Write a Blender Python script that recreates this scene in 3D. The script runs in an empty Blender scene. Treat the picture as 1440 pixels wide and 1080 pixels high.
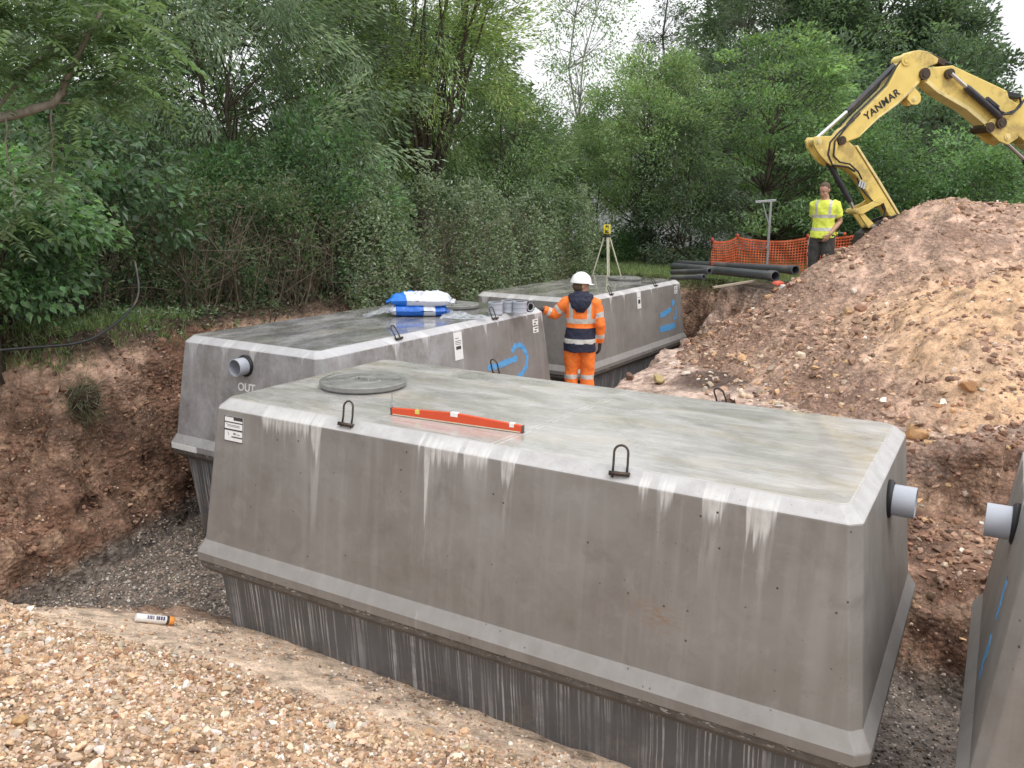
import bpy, bmesh, math, random
import numpy as np
from mathutils import Vector, Matrix, Euler
from math import sin, cos, pi, radians, sqrt

scene = bpy.context.scene
COL = scene.collection
RNG = np.random.default_rng(11)

# ------------------------------------------------------------------ helpers
def link(o):
    COL.objects.link(o)
    return o

def tag(o, label=None, cat=None, group=None, kind=None):
    if label: o['label'] = label
    if cat: o['category'] = cat
    if group: o['group'] = group
    if kind: o['kind'] = kind
    return o

def thing(name, label, cat, loc=(0, 0, 0), rz=0.0, group=None):
    o = bpy.data.objects.new(name, None)
    o.empty_display_size = .2
    link(o)
    o.location = loc
    o.rotation_euler = (0, 0, rz)
    return tag(o, label, cat, group)

def copy_tree(o, parent=None):
    c = o.copy()
    link(c)
    c.parent = parent
    for ch in list(o.children):
        copy_tree(ch, c)
    return c

def obj(name, me, mat=None, parent=None, smooth=None):
    if mat is not None and len(me.materials) == 0:
        for m in (mat if isinstance(mat, (list, tuple)) else [mat]):
            me.materials.append(m)
    o = bpy.data.objects.new(name, me)
    link(o)
    if parent is not None: o.parent = parent
    if smooth is not None:
        me.polygons.foreach_set('use_smooth', np.full(len(me.polygons), smooth))
    return o

def mesh_np(name, V, F, mat=None, parent=None, col=None, smooth=False):
    """V (n,3), F (m,k) with k fixed"""
    V = np.ascontiguousarray(V, dtype=np.float32); F = np.ascontiguousarray(F, dtype=np.int32)
    me = bpy.data.meshes.new(name)
    m, k = F.shape
    me.vertices.add(len(V)); me.vertices.foreach_set('co', V.ravel())
    me.loops.add(m * k); me.loops.foreach_set('vertex_index', F.ravel())
    me.polygons.add(m)
    me.polygons.foreach_set('loop_start', np.arange(m, dtype=np.int32) * k)
    me.polygons.foreach_set('loop_total', np.full(m, k, dtype=np.int32))
    me.polygons.foreach_set('use_smooth', np.full(m, smooth))
    me.update(calc_edges=True)
    if col is not None:
        a = me.color_attributes.new('Col', 'FLOAT_COLOR', 'POINT')
        c = np.ones((len(V), 4), dtype=np.float32); c[:, :3] = col
        a.data.foreach_set('color', c.ravel())
    return obj(name, me, mat, parent)

class MB:
    """collects shapes, links them as ONE mesh object"""
    def __init__(s):
        s.v = []; s.f = []; s.mi = []
    def add(s, vs, fs, mi=0):
        n = len(s.v)
        s.v += [tuple(map(float, v)) for v in vs]
        s.f += [tuple(i + n for i in f) for f in fs]
        s.mi += [mi] * len(fs)
        return s
    def box(s, c, d, rot=None, mi=0, taper=(1, 1)):
        hx, hy, hz = d[0] / 2, d[1] / 2, d[2] / 2
        vs = [Vector((sx * hx * (taper[0] if sz > 0 else 1), sy * hy * (taper[1] if sz > 0 else 1), sz * hz)) for sz in (-1, 1) for sx, sy in ((-1, -1), (1, -1), (1, 1), (-1, 1))]
        if rot is not None:
            R = rot if isinstance(rot, Matrix) else Euler(rot).to_matrix()
            vs = [R @ v for v in vs]
        vs = [v + Vector(c) for v in vs]
        return s.add(vs, [(3, 2, 1, 0), (4, 5, 6, 7), (0, 1, 5, 4), (1, 2, 6, 5), (2, 3, 7, 6), (3, 0, 4, 7)], mi)
    def tube(s, pts, rad, n=10, cap=True, mi=0, ref=None, closed=False):
        """rad: number, list of numbers or list of (ra, rb); ra lies along ref"""
        P = [Vector(p) for p in pts]; m = len(P)
        if not isinstance(rad, (list, tuple)): rad = [rad] * m
        vs = []; fs = []
        prev = None
        for i in range(m):
            if closed: t = P[(i + 1) % m] - P[i - 1]
            else: t = P[min(i + 1, m - 1)] - P[max(i - 1, 0)]
            if t.length < 1e-9: t = Vector((0, 0, 1))
            t.normalize()
            if ref is not None: u = Vector(ref) - t * Vector(ref).dot(t)
            elif prev is not None: u = prev - t * prev.dot(t)
            else:
                a = Vector((0, 0, 1)) if abs(t.z) < .9 else Vector((1, 0, 0))
                u = a - t * a.dot(t)
            if u.length < 1e-6: u = t.orthogonal()
            u.normalize(); prev = u
            w = t.cross(u)
            r = rad[i]; ra, rb = r if isinstance(r, (list, tuple)) else (r, r)
            for k in range(n):
                a = 2 * pi * k / n
                vs.append(P[i] + u * cos(a) * ra + w * sin(a) * rb)
        for i in range(m - 1 if not closed else m):
            j = (i + 1) % m
            for k in range(n):
                l = (k + 1) % n
                fs.append((i * n + k, i * n + l, j * n + l, j * n + k))
        if cap and not closed:
            fs.append(tuple(range(n))[::-1]); fs.append(tuple((m - 1) * n + k for k in range(n)))
        return s.add(vs, fs, mi)
    def lathe(s, prof, n=24, c=(0, 0, 0), rot=None, mi=0, closed=False):
        vs = []; fs = []
        R = Euler(rot).to_matrix() if rot is not None else None
        for r, z in prof:
            for k in range(n):
                a = 2 * pi * k / n
                v = Vector((r * cos(a), r * sin(a), z))
                if R: v = R @ v
                vs.append(v + Vector(c))
        m = len(prof)
        for i in range(m if closed else m - 1):
            j = (i + 1) % m
            for k in range(n):
                l = (k + 1) % n
                fs.append((i * n + k, i * n + l, j * n + l, j * n + k))
        if not closed:
            fs.append(tuple(range(n))[::-1]); fs.append(tuple((m - 1) * n + k for k in range(n)))
        return s.add(vs, fs, mi)
    def prism(s, poly, y0, y1, mi=0):
        """polygon in (x, z), extruded along y"""
        n = len(poly)
        vs = [(x, y0, z) for x, z in poly] + [(x, y1, z) for x, z in poly]
        fs = [tuple(range(n)), tuple(range(n, 2 * n))[::-1]]
        for i in range(n):
            j = (i + 1) % n
            fs.append((i, i + n, j + n, j))
        return s.add(vs, fs, mi)
    def sphere(s, c, r, nu=14, nv=9, rot=None, mi=0):
        r = r if isinstance(r, (list, tuple)) else (r, r, r)
        R = Euler(rot).to_matrix() if rot is not None else None
        vs = []; fs = []
        for i in range(nv + 1):
            th = pi * i / nv
            for k in range(nu):
                a = 2 * pi * k / nu
                v = Vector((r[0] * sin(th) * cos(a), r[1] * sin(th) * sin(a), -r[2] * cos(th)))
                if R: v = R @ v
                vs.append(v + Vector(c))
        for i in range(nv):
            for k in range(nu):
                l = (k + 1) % nu
                fs.append((i * nu + k, i * nu + l, (i + 1) * nu + l, (i + 1) * nu + k))
        return s.add(vs, fs, mi)
    def mesh(s, name, clean=True):
        me = bpy.data.meshes.new(name)
        me.from_pydata(s.v, [], s.f)
        me.polygons.foreach_set('material_index', np.array(s.mi, dtype=np.int32))
        if clean:
            bm = bmesh.new(); bm.from_mesh(me)
            bmesh.ops.remove_doubles(bm, verts=bm.verts, dist=1e-5)
            bmesh.ops.recalc_face_normals(bm, faces=bm.faces)
            bm.to_mesh(me); bm.free()
        return me
    def build(s, name, mat, parent=None, smooth=False, bevel=0, segs=2, sharp=None):
        o = obj(name, s.mesh(name), mat, parent, smooth or sharp is not None)
        if bevel:
            b = o.modifiers.new('bevel', 'BEVEL'); b.width = bevel; b.segments = segs
            b.limit_method = 'ANGLE'; b.angle_limit = radians(30)
            b.harden_normals = False
        if sharp is not None:
            me = o.data
            try: me.set_sharp_from_angle(angle=radians(sharp))
            except Exception: pass
        return o

def evaluated(o, name):
    dg = bpy.context.evaluated_depsgraph_get()
    dg.update()
    me = bpy.data.meshes.new_from_object(o.evaluated_get(dg))
    me.name = name
    return me

def fused(name, mb, voxel, mat, parent=None, smooth_it=6, wrinkle=0.0, wscale=.08, classify=None):
    """joins overlapping shapes into ONE continuous closed surface"""
    me = mb.mesh(name + '_raw')
    o = bpy.data.objects.new(name + '_raw', me); link(o)
    r = o.modifiers.new('r', 'REMESH'); r.mode = 'VOXEL'; r.voxel_size = voxel
    s = o.modifiers.new('s', 'SMOOTH'); s.iterations = smooth_it; s.factor = .5
    if wrinkle:
        t = bpy.data.textures.new(name, 'CLOUDS'); t.noise_scale = wscale; t.noise_depth = 2
        d = o.modifiers.new('d', 'DISPLACE'); d.texture = t; d.strength = wrinkle; d.mid_level = .5
    out = evaluated(o, name)
    bpy.data.objects.remove(o)
    ob = obj(name, out, None, parent)
    out.materials.clear()
    for m in (mat if isinstance(mat, (list, tuple)) else [mat]): out.materials.append(m)
    n = len(out.polygons)
    out.polygons.foreach_set('use_smooth', np.full(n, True))
    if classify is not None:
        c = np.empty(n * 3, dtype=np.float32); out.polygons.foreach_get('center', c)
        nn = np.empty(n * 3, dtype=np.float32); out.polygons.foreach_get('normal', nn)
        out.polygons.foreach_set('material_index', classify(c.reshape(-1, 3), nn.reshape(-1, 3)).astype(np.int32))
    else:
        out.polygons.foreach_set('material_index', np.zeros(n, dtype=np.int32))
    return ob

def text_mesh(name, body, size, mat, parent, thick=.002, bold=0.0, spacing=1.0, shear=0.0):
    cu = bpy.data.curves.new(name + '_c', 'FONT')
    cu.body = body; cu.size = size; cu.extrude = thick; cu.offset = bold
    cu.align_x = 'CENTER'; cu.align_y = 'CENTER'; cu.space_character = spacing; cu.shear = shear
    o = bpy.data.objects.new(name + '_c', cu); link(o)
    me = evaluated(o, name)
    bpy.data.objects.remove(o)
    ob = obj(name, me, None, parent)
    me.materials.clear(); me.materials.append(mat)
    return ob

# ------------------------------------------------------------------ numpy noise
def _h(ix, iy, iz, seed):
    n = (ix * 374761393 + iy * 668265263 + iz * 2147483647 + seed * 144665) & 0xffffffff
    n = ((n ^ (n >> 13)) * 1274126177) & 0xffffffff
    n = n ^ (n >> 16)
    return (n & 0xffff) / 65535.0
def vnoise(P, seed=0):
    P = np.asarray(P, dtype=np.float64)
    I = np.floor(P).astype(np.int64); f = P - I; f = f * f * (3 - 2 * f)
    out = 0
    for dx in (0, 1):
        for dy in (0, 1):
            for dz in (0, 1):
                w = (f[:, 0] if dx else 1 - f[:, 0]) * (f[:, 1] if dy else 1 - f[:, 1]) * (f[:, 2] if dz else 1 - f[:, 2])
                out = out + w * _h(I[:, 0] + dx, I[:, 1] + dy, I[:, 2] + dz, seed)
    return out * 2 - 1
def fbm(P, scale, octv=4, seed=0, gain=.5):
    P = np.asarray(P, dtype=np.float64) * scale + 137.3
    a = 1.0; o = 0; tot = 0
    for i in range(octv):
        o = o + a * vnoise(P * 2 ** i, seed + i * 7); tot += a; a *= gain
    return o / tot
def sstep(a, b, x):
    t = np.clip((x - a) / (b - a), 0, 1); return t * t * (3 - 2 * t)

# ------------------------------------------------------------------ materials
class NT:
    def __init__(s, name):
        s.m = bpy.data.materials.new(name); s.m.use_nodes = True
        s.t = s.m.node_tree; s.n = s.t.nodes; s.l = s.t.links
        s.n.clear()
        s.out = s.n.new('ShaderNodeOutputMaterial')
        s.b = s.n.new('ShaderNodeBsdfPrincipled')
        s.l.new(s.b.outputs[0], s.out.inputs[0])
    def new(s, typ, **kw):
        n = s.n.new(typ)
        for k, v in kw.items(): setattr(n, k, v)
        return n
    def put(s, sock, v):
        if isinstance(v, bpy.types.NodeSocket): s.l.new(v, sock)
        elif v is not None:
            if hasattr(sock.default_value, '__len__') and not hasattr(v, '__len__'): v = (v, v, v)
            if hasattr(v, '__len__') and len(sock.default_value) == 4 and len(v) == 3: v = (*v, 1)
            sock.default_value = v
    def math(s, op, a, b=None, c=None, clamp=False):
        n = s.new('ShaderNodeMath', operation=op); n.use_clamp = clamp
        s.put(n.inputs[0], a)
        if b is not None: s.put(n.inputs[1], b)
        if c is not None: s.put(n.inputs[2], c)
        return n.outputs[0]
    def obj(s): 
        return s.new('ShaderNodeTexCoord').outputs['Object']
    def pos(s):
        return s.new('ShaderNodeNewGeometry').outputs['Position']
    def normal(s):
        return s.new('ShaderNodeTexCoord').outputs['Normal']
    def sep(s, v):
        n = s.new('ShaderNodeSeparateXYZ'); s.l.new(v, n.inputs[0]); return n.outputs
    def comb(s, x, y, z):
        n = s.new('ShaderNodeCombineXYZ')
        for i, v in enumerate((x, y, z)): s.put(n.inputs[i], v)
        return n.outputs[0]
    def scale(s, v, sc):
        n = s.new('ShaderNodeVectorMath', operation='MULTIPLY'); s.l.new(v, n.inputs[0]); n.inputs[1].default_value = sc if hasattr(sc, '__len__') else (sc,) * 3
        return n.outputs[0]
    def noise(s, v, scale=1, detail=4, rough=.55, dist=0.0):
        n = s.new('ShaderNodeTexNoise'); s.l.new(v, n.inputs['Vector'])
        n.inputs['Scale'].default_value = scale; n.inputs['Detail'].default_value = detail
        n.inputs['Roughness'].default_value = rough; n.inputs['Distortion'].default_value = dist
        return n.outputs[0]
    def voro(s, v, scale, out='Distance', feature='F1'):
        n = s.new('ShaderNodeTexVoronoi', feature=feature); s.l.new(v, n.inputs['Vector']); n.inputs['Scale'].default_value = scale
        return n.outputs[out]
    def rng(s, v, a, b, c=0.0, d=1.0, smooth=False):
        n = s.new('ShaderNodeMapRange'); n.interpolation_type = 'SMOOTHSTEP' if smooth else 'LINEAR'
        s.put(n.inputs[0], v)
        for i, q in enumerate((a, b, c, d)): s.put(n.inputs[i + 1], q)
        return n.outputs[0]
    def ramp(s, v, stops, interp='LINEAR'):
        n = s.new('ShaderNodeValToRGB'); s.put(n.inputs[0], v)
        r = n.color_ramp; r.interpolation = interp
        while len(r.elements) > 1: r.elements.remove(r.elements[-1])
        first = True
        for p, c in stops:
            e = r.elements[0] if first else r.elements.new(p)
            first = False
            e.position = p; e.color = (*c, 1) if hasattr(c, '__len__') else (c, c, c, 1)
        return n.outputs[0]
    def mix(s, f, a, b, blend='MIX'):
        n = s.new('ShaderNodeMix', data_type='RGBA', blend_type=blend)
        s.put(n.inputs[0], f); s.put(n.inputs[6], a); s.put(n.inputs[7], b)
        return n.outputs[2]
    def attr(s, name='Col'):
        return s.new('ShaderNodeAttribute', attribute_name=name).outputs['Color']
    def bump(s, h, strength=.3, dist=.01):
        n = s.new('ShaderNodeBump'); s.put(n.inputs['Height'], h)
        n.inputs['Strength'].default_value = strength; n.inputs['Distance'].default_value = dist
        s.l.new(n.outputs[0], s.b.inputs['Normal'])
        return n
    def base(s, c): s.put(s.b.inputs['Base Color'], c); return s
    def rough(s, r): s.put(s.b.inputs['Roughness'], r); return s
    def spec(s, v): s.put(s.b.inputs['Specular IOR Level'], v); return s
    def metal(s, v): s.put(s.b.inputs['Metallic'], v); return s

def srgb(r, g, b):
    f = lambda c: (c / 255 / 12.92) if c <= 10 else ((c / 255 + .055) / 1.055) ** 2.4
    return (f(r), f(g), f(b))

def plain(name, c, rough=.6, metal=0.0, var=.12, scale=9, spec=.5, dirt=None, dirt_amt=.4):
    t = NT(name)
    n = t.noise(t.obj(), scale, 5, .6)
    k = t.rng(n, .3, .7, 1 - var, 1 + var)
    cc = t.mix(1.0, c, t.comb(k, k, k), 'MULTIPLY')
    if dirt is not None:
        d = t.rng(t.noise(t.obj(), scale * .6, 6, .7), .48, .66, 0, dirt_amt, True)
        cc = t.mix(d, cc, dirt)
    t.base(cc).rough(t.rng(n, .3, .7, max(.03, rough - .08), min(1, rough + .08))).metal(metal).spec(spec)
    return t.m
# ------------------------------------------------------------------ precast concrete tanks
TL, TW, TH = 3.9525, 1.6814, 2.15
SIDE_OFF = lambda d: .0694 + (.1628 - .0694) * min(1, max(0, (d - .0636) / (.985 - .0636)))

def concrete_upper(name, drips, tone=(1, 1, 1), wet=0.5, sheen=None, auto=0.0, topk=1.0):
    t = NT(name)
    P = t.obj(); x, y, z = t.sep(P)
    nx, ny, nz = t.sep(t.normal())
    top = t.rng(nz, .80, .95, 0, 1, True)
    d = t.math('SUBTRACT', TH - .064, z)
    cham = t.math('MULTIPLY', t.math('SUBTRACT', t.rng(nz, .3, .5, 0, 1, True), top), t.rng(d, .1, .2, 1, .22))
    big = t.noise(t.scale(P, (1.1, 1.1, 1.6)), 1.3, 5, .6)
    fine = t.noise(P, 38, 5, .65)
    vert = t.noise(t.scale(P, (14, 6, .5)), 1, 4, .6)
    mot = t.noise(P, 4.2, 7, .72, .4)
    # side colour
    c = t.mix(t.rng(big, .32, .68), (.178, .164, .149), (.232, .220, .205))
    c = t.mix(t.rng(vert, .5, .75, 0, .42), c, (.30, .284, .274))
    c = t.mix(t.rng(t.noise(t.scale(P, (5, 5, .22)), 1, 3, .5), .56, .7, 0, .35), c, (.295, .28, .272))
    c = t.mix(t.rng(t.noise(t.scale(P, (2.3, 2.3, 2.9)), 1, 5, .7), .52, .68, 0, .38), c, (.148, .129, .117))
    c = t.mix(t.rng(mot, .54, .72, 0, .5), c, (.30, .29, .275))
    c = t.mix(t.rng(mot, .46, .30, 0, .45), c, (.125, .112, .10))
    # blow holes
    v = t.voro(t.scale(P, (1, 1, 1)), 13)
    sel = t.rng(t.noise(P, 6.1, 2), .47, .55)
    hole = t.math('MULTIPLY', t.rng(v, .055, .095, 1, 0), sel)
    v2 = t.voro(t.scale(P, (1, 1, 1)), 31)
    hole = t.math('MAXIMUM', hole, t.math('MULTIPLY', t.rng(v2, .05, .1, .8, 0), t.rng(t.noise(P, 3.1, 3), .55, .62)))
    # white lime runs below the arris
    xr = t.math('MULTIPLY', t.math('ADD', x, 2.1), 1 / 4.2)
    ln = t.ramp(xr, drips, 'LINEAR')
    ln = t.math('MULTIPLY', ln, .8)
    if auto:
        a = t.rng(t.noise(t.comb(t.math('ADD', x, t.math('MULTIPLY', y, 1.3)), 0, 0), 2.2, 4, .7), .5, .74, 0, auto)
        ln = t.math('MAXIMUM', ln, a)
    endf = t.math('GREATER_THAN', t.math('ABSOLUTE', nx), t.math('ABSOLUTE', ny))
    q1 = t.math('ADD', t.math('MULTIPLY', x, t.math('SUBTRACT', 1, endf)), t.math('MULTIPLY', t.math('ADD', y, 7), endf))
    hf = t.noise(t.comb(t.math('MULTIPLY', q1, 46), 0, t.math('MULTIPLY', z, 1.0)), 1, 2, .6)
    ln2 = t.math('MULTIPLY', ln, t.rng(hf, .3, .7, .45, 1.2))
    m = t.rng(t.math('SUBTRACT', ln2, d), -.008, .07, 0, 1, True)
    m = t.math('MULTIPLY', m, t.rng(ln, .02, .05, 0, 1))
    m = t.math('MULTIPLY', m, t.rng(hf, .32, .54, .35, 1))
    m = t.math('MULTIPLY', m, t.rng(t.noise(t.scale(P, (20, 20, 6)), 1, 4, .7), .3, .6, .45, 1))
    m = t.math('MULTIPLY', m, t.rng(d, -.075, -.02, 0, 1))
    m = t.math('MULTIPLY', m, t.math('SUBTRACT', 1, top))
    # paler runs trailing on below the drips
    tr = t.rng(t.math('SUBTRACT', t.math('MULTIPLY', ln, 3.2), d), -.02, .3, 0, .32, True)
    tr = t.math('MULTIPLY', tr, t.rng(t.noise(t.scale(P, (17, 17, .3)), 1, 3), .46, .62, 0, 1))
    c = t.mix(t.math('MULTIPLY', tr, t.math('SUBTRACT', 1, top)), c, (.48, .47, .46))
    c = t.mix(t.math('MULTIPLY', m, .74), c, (.64, .63, .61))
    # rust smudge
    if tone[0] == 1:
        q = t.scale(P, (1, 1, 1))
        dx = t.math('MULTIPLY', t.math('SUBTRACT', x, 1.15), 5.5); dz = t.math('MULTIPLY', t.math('ADD', t.math('SUBTRACT', z, TH - .69), t.math('MULTIPLY', t.math('SUBTRACT', x, 1.15), .12)), 11)
        rr = t.math('SQRT', t.math('ADD', t.math('MULTIPLY', dx, dx), t.math('MULTIPLY', dz, dz)))
        rm = t.math('MULTIPLY', t.rng(rr, .2, 1, .9, 0), t.rng(t.noise(t.scale(P, (9, 9, 26)), 1.6, 5, .75), .45, .62))
        c = t.mix(t.math('MULTIPLY', rm, t.rng(ny, -.5, -.9)), c, (.22, .13, .075))
    c = t.mix(hole, c, (.05, .045, .04))
    # chamfer: sky-facing brightness painted into the colour, with freckles
    cc = t.mix(t.rng(t.noise(P, 9, 5, .7), .3, .7), (.37, .36, .35), (.50, .49, .485))
    cc = t.mix(t.rng(t.voro(P, 26), .06, .11, .8, 0), cc, (.2, .19, .18))
    cc = t.mix(t.math('MULTIPLY', m, .7), cc, (.66, .65, .63))
    # top: trowelled, wet; sky glare and glints painted in as paler streaks
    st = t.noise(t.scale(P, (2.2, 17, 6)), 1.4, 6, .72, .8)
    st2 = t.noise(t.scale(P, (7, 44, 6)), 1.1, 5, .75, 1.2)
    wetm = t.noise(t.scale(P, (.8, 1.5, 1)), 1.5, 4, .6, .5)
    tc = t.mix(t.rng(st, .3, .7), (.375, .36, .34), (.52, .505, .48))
    tc = t.mix(1.0, tc, (topk, topk * .985, topk * .985), 'MULTIPLY')  # topk: darker colour painted on tops that mirror the trees
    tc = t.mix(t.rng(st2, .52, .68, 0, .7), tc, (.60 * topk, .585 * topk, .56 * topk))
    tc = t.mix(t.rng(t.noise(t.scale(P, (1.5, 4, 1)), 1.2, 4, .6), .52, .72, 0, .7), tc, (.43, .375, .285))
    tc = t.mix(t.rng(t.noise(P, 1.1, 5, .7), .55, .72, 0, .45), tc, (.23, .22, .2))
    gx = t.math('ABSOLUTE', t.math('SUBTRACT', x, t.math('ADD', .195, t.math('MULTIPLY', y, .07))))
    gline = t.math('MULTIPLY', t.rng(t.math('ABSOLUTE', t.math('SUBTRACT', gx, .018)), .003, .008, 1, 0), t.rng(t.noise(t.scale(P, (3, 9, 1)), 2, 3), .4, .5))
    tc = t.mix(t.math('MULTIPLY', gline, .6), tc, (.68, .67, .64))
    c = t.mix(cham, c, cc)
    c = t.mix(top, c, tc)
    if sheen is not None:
        sm = t.math('MULTIPLY', t.rng(t.noise(t.scale(P, (2.2, 2.2, 1.6)), 1.3, 6, .8), .38, .66), t.rng(x, sheen[0], sheen[1], 1, 0, True))  # whitish sheen painted into the colour towards one end
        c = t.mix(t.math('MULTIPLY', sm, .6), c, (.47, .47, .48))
    c = t.mix(1.0, c, (*tone,), 'MULTIPLY')
    rs = t.rng(big, .3, .7, .42, .60)
    rt = t.rng(wetm, .40, .66, .07 + (1 - wet) * .2, .40)
    r = t.mix(top, t.comb(rs, rs, rs), t.comb(rt, rt, rt))
    film = t.math('MULTIPLY', top, t.rng(t.noise(t.scale(P, (1.2, 2.6, 1)), 1.7, 5, .65, .6), .40, .62, .1, min(1, wet + .3)))
    wd = t.math('SUBTRACT', 1, t.math('MULTIPLY', film, .17))
    t.base(t.mix(1.0, c, t.comb(wd, wd, wd), 'MULTIPLY'))
    t.rough(t.sep(r)[0]).spec(.5)
    t.put(t.b.inputs['Coat Weight'], film); t.b.inputs['Coat Roughness'].default_value = .07; t.b.inputs['Coat IOR'].default_value = 1.5
    hgt = t.math('ADD', t.math('MULTIPLY', st2, t.math('MULTIPLY', top, .7)), t.math('MULTIPLY', fine, .25))
    hgt = t.math('SUBTRACT', hgt, t.math('MULTIPLY', hole, .9))
    hgt = t.math('SUBTRACT', hgt, t.math('MULTIPLY', t.math('MULTIPLY', gline, top), .5))
    t.bump(hgt, .35, .006)
    return t.m

def concrete_lower():
    t = NT('streaked_concrete')
    P = t.obj(); x, y, z = t.sep(P)
    nx, ny, nz = t.sep(t.normal())
    wob = t.noise(t.scale(P, (3, 3, 5)), 1, 3)
    xx = t.math('ADD', x, t.math('MULTIPLY', wob, .012)); yy = t.math('ADD', y, t.math('MULTIPLY', wob, .012))
    endf = t.math('GREATER_THAN', t.math('ABSOLUTE', nx), t.math('ABSOLUTE', ny))
    q1 = t.math('ADD', t.math('MULTIPLY', xx, t.math('SUBTRACT', 1, endf)), t.math('MULTIPLY', t.math('ADD', yy, 7), endf))
    w = t.comb(t.math('MULTIPLY', q1, 72), 0, t.math('MULTIPLY', z, .9))
    s1 = t.noise(w, 1.0, 1.2, .5)
    m = t.rng(s1, .50, .60, 0, 1, True)
    w2 = t.comb(t.math('MULTIPLY', q1, 7), 0, t.math('MULTIPLY', z, .9))
    s2 = t.noise(w2, 1, 4, .6)
    m = t.math('MULTIPLY', m, t.rng(s2, .36, .60, .05, 1))
    m = t.math('MULTIPLY', m, t.rng(t.noise(t.scale(P, (1, 1, 1.6)), 3.2, 5, .65), .34, .56, .25, 1))
    big = t.noise(P, 2.1, 5, .65)
    dark = t.mix(t.rng(big, .3, .7), (.080, .083, .088), (.122, .125, .13))
    light = t.mix(t.rng(s2, .3, .7), (.27, .275, .285), (.42, .425, .435))
    c = t.mix(m, dark, light)
    spl = t.math('MULTIPLY', t.rng(t.noise(P, 17, 6, .75), .44, .62), t.rng(t.math('ADD', z, t.math('MULTIPLY', big, .5)), 1.0, .7, 0, .6))
    c = t.mix(spl, c, (.24, .185, .14))
    rim = t.rng(z, .93, .955, 0, 1, True)
    rc = t.mix(t.rng(t.noise(P, 12, 5, .7), .35, .65), (.07, .063, .057), (.125, .115, .105))
    mort = t.math('MULTIPLY', t.rng(t.noise(t.scale(P, (22, 22, 60)), 1, 5, .75), .57, .62, 0, 1), t.rng(z, .985, 1.0, 0, 1))
    rc = t.mix(mort, rc, (.45, .43, .4))
    c = t.mix(rim, c, rc)
    t.base(c).rough(t.rng(big, .3, .7, .35, .6)).spec(.5)
    t.bump(t.noise(P, 40, 5, .7), .3, .006)
    return t.m

M_low = concrete_lower()
def stops(zones):
    """zones: (x0, x1, length) -> ramp stops"""
    out = [(0.0, 0.0)]
    for x0, x1, l in zones:
        a = (x0 + 2.1) / 4.2; b = (x1 + 2.1) / 4.2; v = l / .8
        out += [(a - .002, 0.0), (a, v), (b, v * .9), (b + .002, 0.0)]
    return out
Z1 = [(-1.58, -1.18, .11), (-1.145, -1.085, .25), (-.335, -.325, .09), (-.275, -.26, .55), (-.25, -.06, .115), (-.02, .13, .10), (.225, .295, .17)]
Z1b = [(1.02, 1.06, .09), (1.12, 1.185, .12), (1.345, 1.44, .15), (1.55, 1.67, .21)]
M_up = {
    1: concrete_upper('tank_concrete_runs', stops(Z1[:4] + Z1[4:] )[:29] , (1, 1, 1), .62),
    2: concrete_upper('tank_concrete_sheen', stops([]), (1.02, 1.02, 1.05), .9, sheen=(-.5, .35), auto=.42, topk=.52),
    3: concrete_upper('tank_concrete_far', stops([]), (1.04, 1.03, 1.04), .7, auto=.36, topk=.62),
    4: concrete_upper('tank_concrete_side', stops([]), (.98, .98, .98), .5, auto=.3)}
# second set of runs on the front tank (a ramp holds at most 32 stops)
def add_runs(mat, zones):
    nt = mat.node_tree
    ramps = [n for n in nt.nodes if n.type == 'VALTORGB']
    r = ramps[0]
    r2 = nt.nodes.new('ShaderNodeValToRGB')
    while len(r2.color_ramp.elements) > 1: r2.color_ramp.elements.remove(r2.color_ramp.elements[-1])
    for i, (p, v) in enumerate(stops(zones)):
        e = r2.color_ramp.elements[0] if i == 0 else r2.color_ramp.elements.new(p)
        e.position = p; e.color = (v, v, v, 1)
    src = r.inputs[0].links[0].from_socket
    nt.links.new(src, r2.inputs[0])
    tgt = [l.to_socket for l in r.outputs[0].links]
    mx = nt.nodes.new('ShaderNodeMath'); mx.operation = 'MAXIMUM'
    nt.links.new(r.outputs[0], mx.inputs[0]); nt.links.new(r2.outputs[0], mx.inputs[1])
    for s in tgt: nt.links.new(mx.outputs[0], s)
add_runs(M_up[1], Z1b)

M_steel = plain('rusty_steel', (.065, .055, .048), .5, .6, .25, 30, dirt=(.16, .08, .04))
M_pipe = plain('grey_pipe_plastic', (.40, .42, .47), .38, 0, .06, 6)
M_seal = plain('black_rubber', (.012, .012, .013), .5, 0, .1)
M_white = plain('white_label_film', (.78, .78, .77), .45, 0, .05, 12, dirt=(.5, .5, .48), dirt_amt=.3)
M_ink = plain('label_ink', (.04, .04, .045), .5)
M_blue = None
def blue_spray():
    t = NT('blue_marker_spray')
    n = t.noise(t.obj(), 30, 5, .7)
    t.base(t.mix(t.rng(n, .35, .7), (.04, .24, .52), (.15, .40, .70))).rough(.55)
    return t.m
M_blue = blue_spray()
M_lid = None
def lid_mat():
    t = NT('cover_concrete')
    P = t.obj()
    n = t.noise(P, 14, 6, .7); b = t.noise(P, 3, 4)
    t.base(t.mix(t.rng(n, .3, .7), (.16, .157, .148), (.27, .265, .25))).rough(t.rng(b, .35, .65, .16, .5))
    t.bump(n, .25, .004)
    return t.m
M_lid = lid_mat()

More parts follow.
